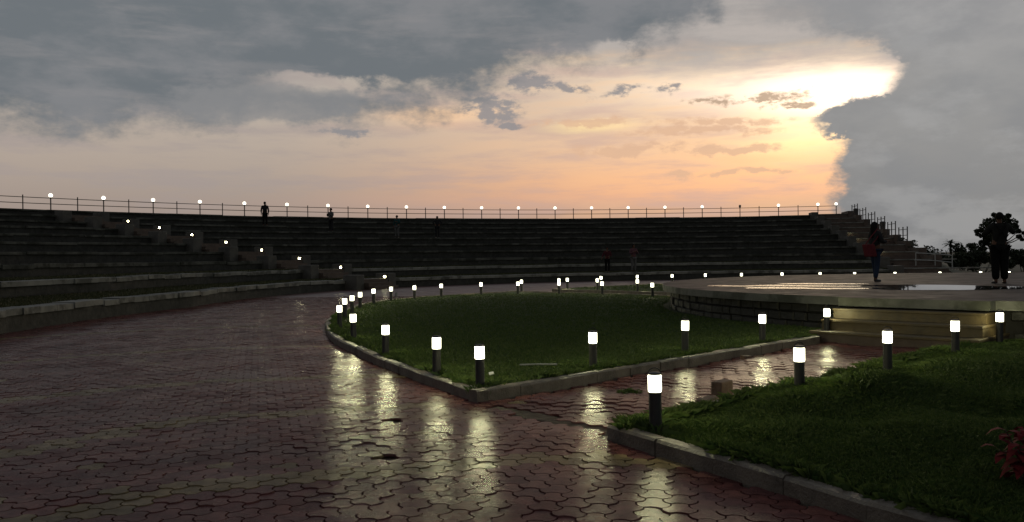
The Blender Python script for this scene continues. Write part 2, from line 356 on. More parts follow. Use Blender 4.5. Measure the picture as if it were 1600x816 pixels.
# mud-filled gap between the ring paving and path 1, and holes where pavers are lost
MUD = [(-.25, 8.35), (.1, 8.0), (.35, 7.75), (.62, 7.35), (.86, 7.1)]
def seg_d(p, poly):
    best = 9
    for a, b in zip(poly[:-1], poly[1:]):
        ax, ay = a; bx, by = b; L = (bx - ax) ** 2 + (by - ay) ** 2
        t = max(0, min(1, ((p[0] - ax) * (bx - ax) + (p[1] - ay) * (by - ay)) / L))
        best = min(best, math.hypot(p[0] - ax - t * (bx - ax), p[1] - ay - t * (by - ay)))
    return best
HOLES = [(-.92, 6.33), (-1.28, 6.05), (-1.36, 6.1), (-1.12, 6.33), (3.25, 10.3), (2.05, 9.15), (-1.15, 7.75)]
BANDS = [[(-5.2, 3.6), (-2.6, 5.0), (-2.28, 5.42), (-1.42, 5.8), (-.47, 6.08), (.5, 6.2), (1.1, 6.0)],
         [(-5.0, 5.4), (-3.85, 6.77), (-3.5, 7.5), (-2.8, 8.05), (-1.8, 8.33), (-.9, 8.5)],
         [(-7.2, 7.8), (-5.3, 9.4), (-4.6, 10.0), (-3.8, 10.4), (-2.4, 10.65), (-1.4, 10.7)],
         [(-9.4, 11.2), (-7.2, 13.2), (-5.6, 14.2), (-3.9, 14.5), (-3.2, 14.4)],
         [(-10.5, 16.6), (-8.0, 18.4), (-6.0, 19.0), (-4.6, 19.0)]]
PITCH = .182; ROT = R(17)
def paver_outline(seg=3, gap=.0036, sag=.021):
    s = PITCH / math.sqrt(3); pts = []
    for k in range(6):
        a0 = R(60 * k + 30) ; a1 = R(60 * (k + 1) + 30)
        p = np.array((math.cos(a0), math.sin(a0))) * s; q = np.array((math.cos(a1), math.sin(a1))) * s
        nrm = np.array((math.cos((a0 + a1) / 2), math.sin((a0 + a1) / 2)))
        for i in range(seg):
            u = i / seg; bow = sag * math.sin(math.pi * u) * (1 if k % 2 == 0 else -1)
            pts.append(p + (q - p) * u + nrm * (bow))
    pts = np.array(pts)
    nx = np.roll(pts, -1, 0) - np.roll(pts, 1, 0); nn = np.stack([nx[:, 1], -nx[:, 0]], 1); nn /= np.linalg.norm(nn, axis=1)[:, None]
    return pts - nn * gap / 2, nn
OUT, NRM = paver_outline()
K = len(OUT)
c_, s_ = math.cos(ROT), math.sin(ROT); RM = np.array([[c_, -s_], [s_, c_]])
PV = np.zeros((2 * K, 3)); PV[:K, :2] = (OUT - NRM * .004) @ RM.T; PV[K:, :2] = OUT @ RM.T; PV[K:, 2] = -.020; 
PV = np.vstack([PV, PV[:K]]);  # keep shading split simple
tri_top = list(range(K))
PF = [tuple(range(K))] + [(K + i, K + (i + 1) % K, (i + 1) % K, i) for i in range(K)]
paver_me = [mesh('paver', PV[:2 * K], PF) for _ in range(len(PAV))]
for me, m in zip(paver_me, PAV): me.materials.append(m)
sites = []
a1 = np.array((PITCH, 0)) @ RM.T; a2 = np.array((PITCH / 2, PITCH * math.sqrt(3) / 2)) @ RM.T
FAR_Y = 33.5
inv = np.linalg.inv(np.array([a1, a2]).T)
corn = np.array([[-13, 1.5], [13, 1.5], [13, 34], [-13, 34]]) @ inv.T
i0, j0 = np.floor(corn.min(0)).astype(int); i1, j1 = np.ceil(corn.max(0)).astype(int)
for i in range(i0, i1):
    for j in range(j0, j1):
        p = a1 * i + a2 * j; x, y = p
        if not (2.2 < y < FAR_Y and abs(x) < .68 * y + 1.2 and -13 < x < 9): continue
        if not in_plaza(x, y): continue
        if seg_d(p, MUD) < .10 + .03 * math.sin(9 * x): continue
        if any(math.hypot(x - h[0], y - h[1]) < .085 for h in HOLES): continue
        yel = any(seg_d(p, b) < .155 for b in BANDS) if x < 1.3 else False
        if random.random() < .012: yel = not yel
        ci = (len(reds) + random.randrange(len(yels))) if yel else random.randrange(len(reds))
        sites.append((x, y, ci))
def vis_size(s): return (s[1] if (abs(s[0]) < .625 * s[1] and s[1] > 4.72) else 100 + s[1])
sites.sort(key=vis_size)
def tilt(): return R(random.gauss(0, .6)), R(random.gauss(0, .6))
for (x, y, ci) in sites[:300]:
    o = bpy.data.objects.new('paver', paver_me[ci]); col.objects.link(o); o.parent = paving
    rx, ry = tilt(); o.location = (x, y, wave(x, y) + random.gauss(0, .0012)); o.rotation_euler = (rx, ry, 0)
rest = sites[300:]; nr = len(rest)
VV = np.zeros((nr, 2 * K, 3)); base = PV[:2 * K]
for q, (x, y, ci) in enumerate(rest):
    rx, ry = tilt(); b = base.copy(); b[:, 2] += b[:, 1] * math.tan(rx) - b[:, 0] * math.tan(ry)
    b[:, 0] += x; b[:, 1] += y; b[:, 2] += wave(x, y) + random.gauss(0, .0012); VV[q] = b
me = bpy.data.meshes.new('paver_field'); nv = nr * 2 * K
me.vertices.add(nv); me.vertices.foreach_set('co', VV.astype(np.float32).ravel())
loc = np.concatenate([np.array(f) for f in PF]); starts = np.cumsum([0] + [len(f) for f in PF][:-1]); nl = len(loc)
me.loops.add(nl * nr); me.loops.foreach_set('vertex_index', (loc[None, :] + (np.arange(nr) * 2 * K)[:, None]).ravel().astype(np.int32))
me.polygons.add(len(PF) * nr); me.polygons.foreach_set('loop_start', (starts[None, :] + (np.arange(nr) * nl)[:, None]).ravel().astype(np.int32))
me.polygons.foreach_set('material_index', np.repeat([s[2] for s in rest], len(PF)).astype(np.int32))
for m in PAV: me.materials.append(m)
me.update(calc_edges=True); me.shade_flat()
pf = obj('paver_field', me, None, paving); tag(pf, kind='stuff')
# far part of the ring walk, where single pavers can no longer be told apart
V = [(-14, FAR_Y, -.004), (32, FAR_Y, -.004), (32, 53, -.004), (-14, 53, -.004), (9, 14.0, -.012), (34, 14.0, -.012), (34, FAR_Y, -.012), (9, FAR_Y, -.012)]
tag(obj('ring_walk', mesh('ring_walk', V[:4], [(0, 1, 2, 3)]), M['far_paving']), kind='structure')
# mud lying in the gap
mb = MB(); L = []; Rr = []
for i, (x, y) in enumerate(MUD):
    w = .13 + .03 * math.sin(i * 2.3); L.append((x + w * .72, y + w * .69)); Rr.append((x - w * .72, y - w * .69))
V = [(p[0], p[1], -.012) for p in L] + [(p[0], p[1], -.014) for p in Rr]; k = len(L)
mg = obj('mud_strip', mesh('mud_strip', V, [(i, i + k, i + k + 1, i + 1) for i in range(k - 1)]), M['mud']); tag(mg, kind='structure')

# ------------------------------------------------------------------ kerbs: every stone a piece
def kerb_run(pts, name_parent, w=.13, h=.12, step=.62):
    # pts: dense polyline of the outer face, lawn on its left
    P = [np.array(p, float) for p in pts]; d = [0]
    for a, b in zip(P[:-1], P[1:]): d.append(d[-1] + np.linalg.norm(b - a))
    n = max(1, round(d[-1] / step)); S = np.linspace(0, d[-1], n + 1)
    xs = np.interp(S, d, [p[0] for p in P]); ys = np.interp(S, d, [p[1] for p in P])
    for i in range(n):
        a = np.array((xs[i], ys[i])); b = np.array((xs[i + 1], ys[i + 1])); t = (b - a) / np.linalg.norm(b - a); nn = np.array((-t[1], t[0]))
        o1 = random.gauss(0, .004); a2_ = a + t * .003 + nn * o1; b2_ = b - t * .003 + nn * (o1 + random.gauss(0, .004)); hh = h + random.gauss(0, .004)
        ch = .02; V = []; prof = [(0, -.06), (0, hh - ch), (ch, hh), (w - .01, hh), (w, hh - .012), (w, -.06)]
        c = (a + b) / 2
        for e in (a2_, b2_):
            for (u, z) in prof: q = e + nn * u - c; V.append((q[0], q[1], z + (random.gauss(0, .0025) if z > 0 else 0)))
        m = len(prof); F = [tuple(range(m)), tuple(range(2 * m - 1, m - 1, -1))] + [(i_, i_ + m, (i_ + 1) % m + m, (i_ + 1) % m) for i_ in range(m)]
        F = [tuple(reversed(f)) for f in F]
        obj('kerb_stone', mesh('kerb_stone', V, F), M['kerb'], name_parent, (c[0], c[1], 0))
def polar(r, a): return (CS[0] + r * math.cos(a), CS[1] + r * math.sin(a))
def edge_angle(k, side, r):            # angle of a path's kerb line at radius r; side 0 = clockwise side
    w = PW[k][side]; return PH[k] + (-1 if side == 0 else 1) * math.asin(w / r)
def lawn_outline(k_hi, side_hi, k_lo, side_lo, r_in=ST_R, extra=0.0):
    r_hi = KRf(edge_angle(k_hi, side_hi, KR)); r_lo = KRf(edge_angle(k_lo, side_lo, KR))
    a_lo = edge_angle(k_lo, side_lo, r_lo); a_hi = edge_angle(k_hi, side_hi, r_hi)
    while a_hi < a_lo: a_hi += 2 * math.pi
    arc = [polar(KRf(a), a) for a in np.linspace(a_lo, a_hi, 101)]
    rin = lambda k: 11.75 if k == 1 else r_in + .05
    e_hi = [polar(r, edge_angle(k_hi, side_hi, r)) for r in np.linspace(r_hi, rin(k_hi), 40)]
    e_lo = [polar(r, edge_angle(k_lo, side_lo, r)) for r in np.linspace(rin(k_lo), r_lo, 40)]
    return arc, e_hi, e_lo
def rough_h(x, y, amp):
    return amp * (.5 * math.sin(1.7 * x + .9 * y + 1) * math.sin(1.3 * y - .7 * x) + .3 * math.sin(3.7 * x + 2.1 * y) + .2 * math.sin(5.3 * y - 2.9 * x + 2))
MOUNDS = [(3.5, 8.0, .65, .19), (2.45, 7.4, .45, .10), (4.95, 8.9, .7, .13), (5.2, 7.2, .9, .11), (4.2, 7.0, .45, -.10), (6.2, 8.2, .6, -.10), (3.0, 6.0, .5, .07), (3.4, 6.4, .8, .05), (6.6, 9.6, 1.3, .14), (4.6, 6.0, .8, .06)]
def lawn_z(which, x, y):
    z = .088
    if which == 'C':
        z += rough_h(x, y, .030)
        for (mx, my, mr, mh) in MOUNDS: z += mh * math.exp(-((x - mx) ** 2 + (y - my) ** 2) / mr ** 2)
        r = math.hypot(x - CS[0], y - CS[1]); z = .088 + (z - .088) * min(1, max(0, (KRf(math.atan2(y - CS[1], x - CS[0])) - .15 - r) / .6))
    else: z += rough_h(x, y, .018)
    return z
def build_lawn(which, k_hi, side_hi, k_lo, side_lo, nr_, na, gname):
    arc, e_hi, e_lo = lawn_outline(k_hi, side_hi, k_lo, side_lo)
    kb = tag(empty('kerb', (0, 0, 0)), kind='structure')
    kerb_run(arc[::1], kb); kerb_run(e_hi, kb); kerb_run(e_lo, kb)
    V = []; F = []
    for i in range(nr_ + 1):
        r = ST_R - .3 + (KR - .08 - ST_R + .3) * i / nr_
        a_lo = edge_angle(k_lo, side_lo, r) + .07 / r; a_hi = edge_angle(k_hi, side_hi, r) - .07 / r
        while a_hi < a_lo: a_hi += 2 * math.pi
        for j in range(na + 1):
            a = a_lo + (a_hi - a_lo) * j / na; r2 = ST_R - .3 + (KRf(a) - .07 - ST_R + .3) * i / nr_
            b_lo = edge_angle(k_lo, side_lo, r2) + .07 / r2; b_hi = edge_angle(k_hi, side_hi, r2) - .07 / r2
            while b_hi < b_lo: b_hi += 2 * math.pi
            x, y = polar(r2, b_lo + (b_hi - b_lo) * j / na); V.append((x, y, lawn_z(which, x, y)))
    for i in range(nr_):
        for j in range(na): q = i * (na + 1) + j; F.append((q, q + na + 1, q + na + 2, q + 1))
    return tag(obj('lawn', mesh('lawn', V, F, True), M['lawn_soil']), kind='structure')
def blades(name, pts, hgt, wid, mat, lean=.5):
    # pts (n,3); two-triangle bent blades
    n = len(pts); pts = np.asarray(pts); an = rng.uniform(0, 2 * np.pi, n); h = hgt * rng.uniform(.55, 1.35, n); w = wid * rng.uniform(.7, 1.3, n)
    ld = rng.uniform(0, 2 * np.pi, n); lm = np.abs(rng.normal(0, lean, n)) * h
    dx, dy = np.cos(an) * w, np.sin(an) * w; lx, ly = np.cos(ld) * lm, np.sin(ld) * lm
    Vv = np.zeros((n, 4, 3)); Vv[:, 0] = pts + np.stack([-dx, -dy, 0 * dx - .01], 1); Vv[:, 1] = pts + np.stack([dx, dy, 0 * dx - .01], 1)
    Vv[:, 2] = pts + np.stack([dx * .7 + lx * .35, dy * .7 + ly * .35, h * .6], 1); Vv[:, 3] = pts + np.stack([lx, ly, h * np.clip(1 - .25 * lm / h, .5, 1)], 1)
    k = np.arange(n) * 4; idx = np.stack([k, k + 1, k + 2, k, k + 2, k + 3], 1)
    return obj(name, big_mesh(name, Vv.reshape(-1, 3), idx, 3), mat)
def scatter(which, n, ymin, ymax, xr, pick):
    out = []
    while len(out) < n:
        x = random.uniform(*xr); y = random.uniform(ymin, ymax)
        if random.random() > pick(x, y): continue
        dx, dy = x - CS[0], y - CS[1]; r = math.hypot(dx, dy)
        if not (ST_R + .02 < r < KRf(math.atan2(dy, dx)) - .13) or abs(x) > .66 * y + .8: continue
        a = math.atan2(dy, dx) % (2 * math.pi)
        if which == 'A': lo, hi = edge_angle(2, 1, r) + .12 / r, edge_angle(1, 0, r) - .12 / r
        elif which == 'C': lo, hi = edge_angle(1, 1, r) + .05 / r, edge_angle(4, 0, r) + 2 * math.pi
        else: lo, hi = edge_angle(3, 1, r), edge_angle(2, 0, r) - .12 / r
        if not lo < a < hi: continue
        out.append((x, y, lawn_z(which, x, y)))
    return out
def kerb_tufts(which, k_hi, side_hi, k_lo, side_lo, n, ymax):
    arc, e_hi, e_lo = lawn_outline(k_hi, side_hi, k_lo, side_lo); out = []; runs = [e_hi, e_lo] + [arc] * 3
    while len(out) < n:
        rn = random.choice(runs); i = random.randrange(len(rn) - 1); a, b = np.array(rn[i]), np.array(rn[i + 1]); u = random.random(); p = a + (b - a) * u
        if p[1] < 3 or p[1] > ymax or random.random() > (6 / max(6, p[1])) ** 1.5 or abs(p[0]) > .66 * p[1] + .8: continue
        if math.sin(3.1 * p[0] + 2.2 * p[1]) * math.sin(5.3 * p[0] - 1.7 * p[1]) + random.gauss(0, .35) < .0: continue
        t = (b - a) / np.linalg.norm(b - a); q = p + np.array((-t[1], t[0])) * (.135 + abs(random.gauss(0, .035))); out.append((q[0], q[1], lawn_z(which, q[0], q[1])))
    return out
build_lawn('A', 1, 0, 2, 1, 60, 160, 'A')
build_lawn('C', 4, 0, 1, 1, 90, 200, 'C')
build_lawn('B', 2, 0, 3, 1, 16, 60, 'B')
ptsA = scatter('A', 130000, 8.5, 32, (-5, 7), lambda x, y: min(1, (11.0 / y) ** 2.2)); tuA = kerb_tufts('A', 1, 0, 2, 1, 9000, 22)
g = blades('grass', ptsA + tuA, np.r_[np.full(len(ptsA), .048), np.full(len(tuA), .085)], .0042, M['grass'], .6)
tag(g, 'short dark green turf of the big round lawn left of the stage', 'grass', kind='stuff')
ptsC = np.array(scatter('C', 190000, 4.0, 16, (.9, 11), lambda x, y: min(1, (6.0 / y) ** 2.0)))
hC = .042 + .05 * np.clip(np.sin(2.3 * ptsC[:, 0] + 1.1 * np.sin(1.9 * ptsC[:, 1])) * np.sin(2.9 * ptsC[:, 1] - .8 * ptsC[:, 0]) + .35 * np.sin(7.1 * ptsC[:, 0]) * np.sin(6.3 * ptsC[:, 1]), 0, 1)
tuC = kerb_tufts('C', 4, 0, 1, 1, 9000, 15)
g = blades('grass', np.vstack([ptsC, np.array(tuC)]), np.r_[hC, np.full(len(tuC), .10)], .0036, M['grass'], .7)
tag(g, 'rough uneven turf of the near lawn in the right foreground', 'grass', kind='stuff')
g = blades('grass', scatter('B', 14000, 28, 41.5, (1, 24), lambda x, y: 1), .06, .012, M['grass'], .6)
tag(g, 'far strip of turf beyond the second path and the stage', 'grass', kind='stuff')

# ------------------------------------------------------------------ amphitheatre seating
LO_T = -2.05
# straight lines of the two stair aisles
LA0 = np.array((-6.0, 43.0)); LAD = np.array((-19.2, 10.35)); LAD /= np.linalg.norm(LAD); LAP = np.array((LAD[1] * -1, LAD[0]))   # LAP points to the lower-left cheek
if LAP[1] > 0: LAP = -LAP
EI0 = np.array((23.4, 51.0)); ED = np.array((.172, .985)); EW = 2.7; EP = np.array((ED[1], -ED[0]))
def line_hit(p0, d, rfun):             # where a straight line outwards meets a tier edge
    lo, hi = -6.0, 60.0
    def f(s):
        q = p0 + d * s; t = math.atan2(q[0] - CA[0], q[1] - CA[1]); return math.hypot(*(q - CA)) - rfun(t)
    for _ in range(60):
        mid = (lo + hi) / 2
        if f(mid) > 0: hi = mid
        else: lo = mid
    return p0 + d * lo
def ang(q): return math.atan2(q[0] - CA[0], q[1] - CA[1])
amph = tag(empty('amphitheatre', (-11, 20, 0)), 'broad curved bank of grass seating terraces with concrete edges', 'amphitheatre')
AL = Vector(amph.location)
def achild(name, V, F, mat, parent=amph, smooth=False):
    o = obj(name, mesh(name, [(v[0] - AL.x, v[1] - AL.y, v[2]) for v in V], F, smooth), mat, parent); return o
COP_T, COP_D = .15, .62
t_end = {}
for n in range(1, 11):
    q = line_hit(EI0, ED, lambda t: tier_r(n, t)); t_end[n] = ang(q)
def arc_strip(n, rz, ta, tb, na):      # rz: list of (radius offset, z)
    V = []; F = []; m = len(rz)
    for i in range(na + 1):
        t = ta + (tb - ta) * i / na; r = tier_r(n, t)
        for (dr, z) in rz:
            rr = r + dr if dr < 50 else (tier_r(n + 1, t) + dr - 100)
            x, y = apt(rr, t); V.append((x, y, z))
    for i in range(na):
        for j in range(m - 1): q = i * m + j; F.append((q, q + 1, q + m + 1, q + m))
    return V, F
for n in range(1, 11):
    h = .5 * n; h0 = h - .5; ct = COP_T if n < 4 else .11
    V, F = arc_strip(n, [(0, h0 - .1), (0.015, h - ct + .01)], LO_T, t_end[n], 110); wall = achild('riser_wall', V, F, M['riser'])
    back = (100 + .3) if n < 10 else 2.6
    V, F = arc_strip(n, [(COP_D - .05, h - .03), (back, h - .03)], LO_T, t_end[n], 110)
    achild('grass_terrace', V, F, M['lawn_soil'] if n < 10 else M['stair'], amph, True)
    # coping: single slabs on the lower edges, longer casts higher up
    length = {1: .95, 2: 1.25, 3: 1.6}.get(n, 4.0)
    tot = (t_end[n] - (-1.72)) * tier_r(n, -.5); k = int(tot / length)
    for i in range(k):
        ta = -1.72 + (t_end[n] + 1.72) * i / k; tb = -1.72 + (t_end[n] + 1.72) * (i + 1) / k
        g_ = .004 / tier_r(n, ta) if n < 4 else .003 / tier_r(n, ta); ta += g_; tb -= g_
        dz = random.gauss(0, .012); do = random.gauss(0, .018); P = []
        for t in (ta, tb):
            r = tier_r(n, t)
            for (dr, z) in ((-.05, h - ct), (-.05, h - .012), (-.04, h), (COP_D, h), (COP_D, h - ct)):
                x, y = apt(r + dr + do, t); P.append((x - AL.x, y - AL.y, z + dz))
        F = [(4, 3, 2, 1, 0), (5, 6, 7, 8, 9)] + [(j, (j + 1) % 5, (j + 1) % 5 + 5, j + 5) for j in range(5)]
        obj('coping_slab', mesh('coping_slab', P, F), M['coping'] if n < 3 else M['old_coping'], wall)
# back of the bank falling away behind the rim walk
V, F = arc_strip(10, [(2.6, 4.97), (3.2, 4.9), (16, -.2)], LO_T, t_end[10], 90); achild('back_slope', V, F, M['ground'])
# thin grass on the lower terraces
def terrace_grass(n, cnt, ta, tb):
    pts = []
    for _ in range(cnt):
        t = random.uniform(ta, tb); r = random.uniform(tier_r(n, t) + COP_D - .1, tier_r(n + 1, t)); x, y = apt(r, t); pts.append((x, y, .5 * n - .03))
    return pts
g = blades('grass', terrace_grass(1, 52000, -1.75, .25) + terrace_grass(2, 26000, -1.6, .25), .10, .009, M['dry_grass'], .5)
tag(g, 'dull grass growing on the two lowest seating terraces', 'grass', kind='stuff')

# left stair aisle: flights in front of every riser, cheek blocks either side
aisle = tag(empty('stair_aisle', (LA0[0], LA0[1], 0)), 'brown stair aisle with plastered cheek blocks crossing the seating at left', 'stairs')
def opoly(p, d, pp, a0, a1, b0, b1):   # rectangle in an aisle's own frame
    return [tuple(p + d * a0 + pp * b0), tuple(p + d * a1 + pp * b0), tuple(p + d * a1 + pp * b1), tuple(p + d * a0 + pp * b1)]
def ccw(P):
    A = sum(P[i][0] * P[(i + 1) % len(P)][1] - P[(i + 1) % len(P)][0] * P[i][1] for i in range(len(P))); return P if A > 0 else P[::-1]
def prism(name, P, z0, z1, mat, parent, org, bev=0):
    mb = MB(); mb.quadbox(ccw([(p[0] - org[0], p[1] - org[1]) for p in P]), z0, z1); o = mb.build(name, mat, parent)
    if bev: soften(o, bev)
    return o
STEP_LIGHTS = []
for n in range(1, 10):
    p = line_hit(LA0, LAD, lambda t: tier_r(n, t)); h = .5 * n; h0 = h - .5
    for k in range(3):
        d0 = -.95 + .32 * k
        prism('step', opoly(p, LAD, LAP, d0, .62 + (.3 if k == 2 else 0), .30, 2.30), h0 - .02, h0 + .165 * (k + 1) + (.012 if k == 2 else 0), M['stair'], aisle, LA0)
    for s, (b0, b1) in enumerate(((-.42, .30), (2.30, 3.02))):
        prism('cheek_block', opoly(p, LAD, LAP, -.35, .5, b0 + (.0 if s else .12), b1 - (.12 if s else 0)), h0 - .02, h + .27 + random.gauss(0, .015), M['cheek'], aisle, LA0, .02)
    if n <= 8: STEP_LIGHTS.append((p + LAD * -.12 + LAP * .30, h + .10, n))
# stair at the right end of the seating
eo = (EI0[0], EI0[1])
estair = tag(empty('end_stair', (EI0[0], EI0[1], 0)), 'brown stepped stair closing the right end of the seating', 'stairs')
END_S = []
for n in range(1, 11):
    p = line_hit(EI0, ED, lambda t: tier_r(n, t)); h = .5 * n; h0 = h - .5
    pn = line_hit(EI0, ED, lambda t: tier_r(n + 1, t)) if n < 10 else p + ED * 2.6
    Ln = np.linalg.norm(pn - p); END_S.append((p, Ln, h))
    prism('landing', opoly(p, ED, EP, 0, Ln + .02, 0, EW), 0 if n < 3 else h0 - .6, h, M['stair'], estair, eo)
    prism('landing_edge', opoly(p, ED, EP, -.04, .45, 0, EW + .5 if n > 2 else EW + 3.2 - .9 * n), h + .003, h + .07, M['coping'], estair, eo)
    for k in range(2): prism('step', opoly(p, ED, EP, -.64 + .32 * k, -.045, .3, EW - .003), h0 + .004, h0 + .165 * (k + 1), M['stair'], estair, eo)
    prism('cheek_block', opoly(p, ED, EP, -.75, .8, -.55, .0), h0 - .02, h + .22, M['cheek'], estair, eo, .02)
    if n > 1: prism('parapet', opoly(p, ED, EP, -.1, Ln + .12, EW + .003, EW + .5), 0, h + .30, M['stair'], estair, eo)
# earth heaped outside the end stair
V = []; F = []
for i, (p, Ln, h) in enumerate(END_S):
    a = p + EP * (EW + .4); b = p + EP * (EW + 2.0 + .9 * h); V += [(a[0], a[1], max(0, h - .35)), (b[0], b[1], -.1)]
V += [tuple(END_S[-1][0] + ED * 3 + EP * (EW + .4)) + (4.6,), tuple(END_S[-1][0] + ED * 3 + EP * 9) + (-.1,)]
F = [(2 * i, 2 * i + 1, 2 * i + 3, 2 * i + 2) for i in range(len(V) // 2 - 1)]
tag(obj('embankment', mesh('embankment', V, F, True), M['ground']), kind='structure')

# step lights
def step_light(pos, z, nrm, label, group):
    r = tag(empty('step_light', (pos[0], pos[1], z), math.atan2(nrm[1], nrm[0])), label, 'step light', group)
    mb = MB(); mb.box(0, .04, -.10, .10, -.07, .09); mb.build('housing', M['iron'], r)
    mb = MB(); mb.quadbox([(.04, -.06), (.065, -.045), (.065, .045), (.04, .06)], -.045, .045); mb.build('lens', M['lens'], r)
ORD = ['first', 'second', 'third', 'fourth', 'fifth', 'sixth', 'seventh', 'eighth', 'ninth', 'tenth', 'eleventh', 'twelfth', 'thirteenth', 'fourteenth', 'fifteenth', 'sixteenth', 'seventeenth', 'eighteenth', 'nineteenth', 'twentieth', 'twenty-first', 'twenty-second', 'twenty-third', 'twenty-fourth']
for (p, z, n) in STEP_LIGHTS:
    step_light(p + LAP * .004, z, LAP, f'small lit step light on the left stair aisle, {ORD[n-1]} up from the bottom', 'step lights of the left stair aisle')
for i, n in enumerate((3, 5, 6)):
    p, Ln, h = END_S[n - 1]
    step_light(p + ED * -.35 + EP * .004, h + .05, EP, f'step light on the right end stair, {ORD[i]} lit one from below', 'step lights of the right end stair')

# ------------------------------------------------------------------ rim railing and globe lamps
rail = tag(empty('rim_railing', (apt(RIM_R + .5, T0)[0], apt(RIM_R + .5, T0)[1], 5.0)), 'long dark two-rail iron railing along the top of the seating', 'railing')
RL = Vector(rail.location); RR = RIM_R + .5; T_LAST = .2535
def rpt(t, z=0): x, y = apt(RR, t); return (x - RL.x, y - RL.y, z)
for z in (.80, .42):
    mb = MB(); mb.tube([rpt(T0 - .13 + (T_LAST - T0 + .13) * i / 120, z) for i in range(121)], .026, 6); mb.build('rail', M['iron'], rail)
pm = MB(); pm.tube([(0, 0, -.05), (0, 0, .95)], .035, 8); pm = pm.me('post')
k = -2
while T0 + DT * (k + .5) < T_LAST - .01:
    o = obj('post', pm, M['iron'], rail, rpt(T0 + DT * (k + .5))); k += 1
sph = [(.03, 0)] + [(.13 * math.sin(a), .13 - .13 * math.cos(a)) for a in [R(q) for q in range(20, 180, 16)]] + [(.02, .26)]
gl = MB(); gl.lathe(sph, 16); gl = gl.me('globe', True)
po = MB(); po.lathe([(.06, -.03), (.06, .02), (.038, .03), (.038, .78), (.075, .81), (.085, .86), (.04, .87)], 10); po = po.me('post')
dead = MB(); dead.lathe([(.03, 0), (.10, .05), (.12, .14), (.07, .22), (.02, .24)], 12); dead = dead.me('globe', True)
lamps = [T0 + DT * k for k in range(21)] + [T_LAST]
for k, t in enumerate(lamps):
    x, y = apt(RR, t)
    lab = f'lit white globe lamp on the rim railing, {ORD[k]} from the left edge' if k != 18 else 'rim lamp post whose globe is dark and unlit'
    if k == 21: lab = 'lit globe lamp on the last railing post at the right end of the rim'
    r = tag(empty('globe_lamp', (x, y, 5.0)), lab, 'lamp', 'globe lamps along the rim')
    obj('lamp_post', po, M['iron'], r)
    if k == 18: obj('globe', dead, M['globe_dead'], r, (0, 0, .86))
    else: obj('globe', gl, M['globe'], r, (0, 0, .85))
# little rail bays stepping down the end stair
for i, n in enumerate((9, 8, 7, 6, 5, 4)):
    p, Ln, h = END_S[n - 1]; a = p + ED * .35 + EP * (EW + .25); b = p + ED * (Ln - .5) + EP * (EW + .25)
    r = tag(empty('stair_railing', (a[0], a[1], h + .3)), f'short iron rail bay on the right end stair, {ORD[i]} below the rim', 'railing', 'rail bays down the end stair')
    d = (b - a)
    for e in (0, .5, 1):
        mb = MB(); mb.tube([(d[0] * e, d[1] * e, -.05), (d[0] * e, d[1] * e, .95), (d[0] * e, d[1] * e, 1.0)], [.04, .04, .055], 8); mb.build('post', M['iron'], r)
    for z in (.82, .40):
        mb = MB(); mb.tube([(0, 0, z), (d[0], d[1], z)], .024, 6); mb.build('rail', M['iron'], r)
    if n in (9, 6):
        bx = tag(empty('litter_bin', tuple(a + d * .28) + (h + .3,)), 'small dark box on the end stair parapet, ' + ('nearer the rim' if n == 9 else 'halfway down'), 'bin', 'boxes on the end stair parapet')
        mb = MB(); mb.lathe([(.19, 0), (.22, .5), (.23, .52)], 12); mb.build('body', M['iron'], bx); mb = MB(); mb.lathe([(.235, .525), (.20, .58), (.08, .62)], 12); mb.build('lid', M['black'], bx)
# pale pipe handrail at the foot of the end stair
q0 = EI0 + EP * 1.55 + ED * 1.0; q1 = EI0 + EP * 3.6 - ED * .6
hr = tag(empty('handrail', (q0[0], q0[1], .5)), 'pale galvanised pipe handrail at the foot of the end stair', 'handrail')
hx = MB(); hx.tube([(0, 0, .95), (1.1, -.2, .88), (1.95, -.5, .78), (2.0, -.5, .72), (2.0, -.5, .0)], .032, 8); hx.build('top_rail', M['steel'], hr)
hx = MB(); hx.tube([(-.1, 0, .52), (1.1, -.2, .46), (2.0, -.5, .34)], .028, 8); hx.build('lower_rail', M['steel'], hr)
for x_, y_, z_ in ((0, 0, .95), (1.1, -.2, .88)):
    hx = MB(); hx.tube([(x_, y_, -.5), (x_, y_, z_)], .03, 8); hx.build('post', M['steel'], hr)
hx = MB(); hx.tube([(2.0, -.5, -.55), (2.0, -.5, .1)], .03, 8); hx.build('post', M['steel'], hr)

# ------------------------------------------------------------------ stage
stage = tag(empty('stage', (CS[0], CS[1], 0)), 'round raised concrete stage on a dark rubble wall', 'stage')
A1 = PH[1]; half = 1.22; off = .15
ax = np.array((math.cos(A1), math.sin(A1))); pe = np.array((-ax[1], ax[0]))    # towards the viewer along path 1; pe to the ccw side
SEG = 160; flat_front = 10.62
def stage_poly(r, front):
    P = []
    for i in range(SEG):
        a = 2 * math.pi * i / SEG; p = np.array((math.cos(a), math.sin(a))) * r
        al, b = p @ ax, p @ pe
        P.append(p)
    return P
mb = MB(); P = stage_poly(ST_R, 0); mb.quadbox([tuple(p) for p in P], ST_H - .155, ST_H)
o = mb.build('platform_slab', M['slab'], stage); o.data.materials.append(M['fascia'])
for pl in o.data.polygons: pl.material_index = 1 if abs(pl.normal.z) < .5 else 0
L0, L1 = -half - off, half - off
def front(a0, a1, b0, b1): return [tuple(ax * a + pe * b) for a, b in ((a0, b0), (a1, b0), (a1, b1), (a0, b1))]
o = prism('front_slab', front(ST_R - 1.0, flat_front, L0, L1), ST_H - .15, ST_H + .004, M['slab'], stage, (0, 0)); o.data.materials.append(M['fascia'])
for pl in o.data.polygons: pl.material_index = 1 if abs(pl.normal.z) < .5 else 0
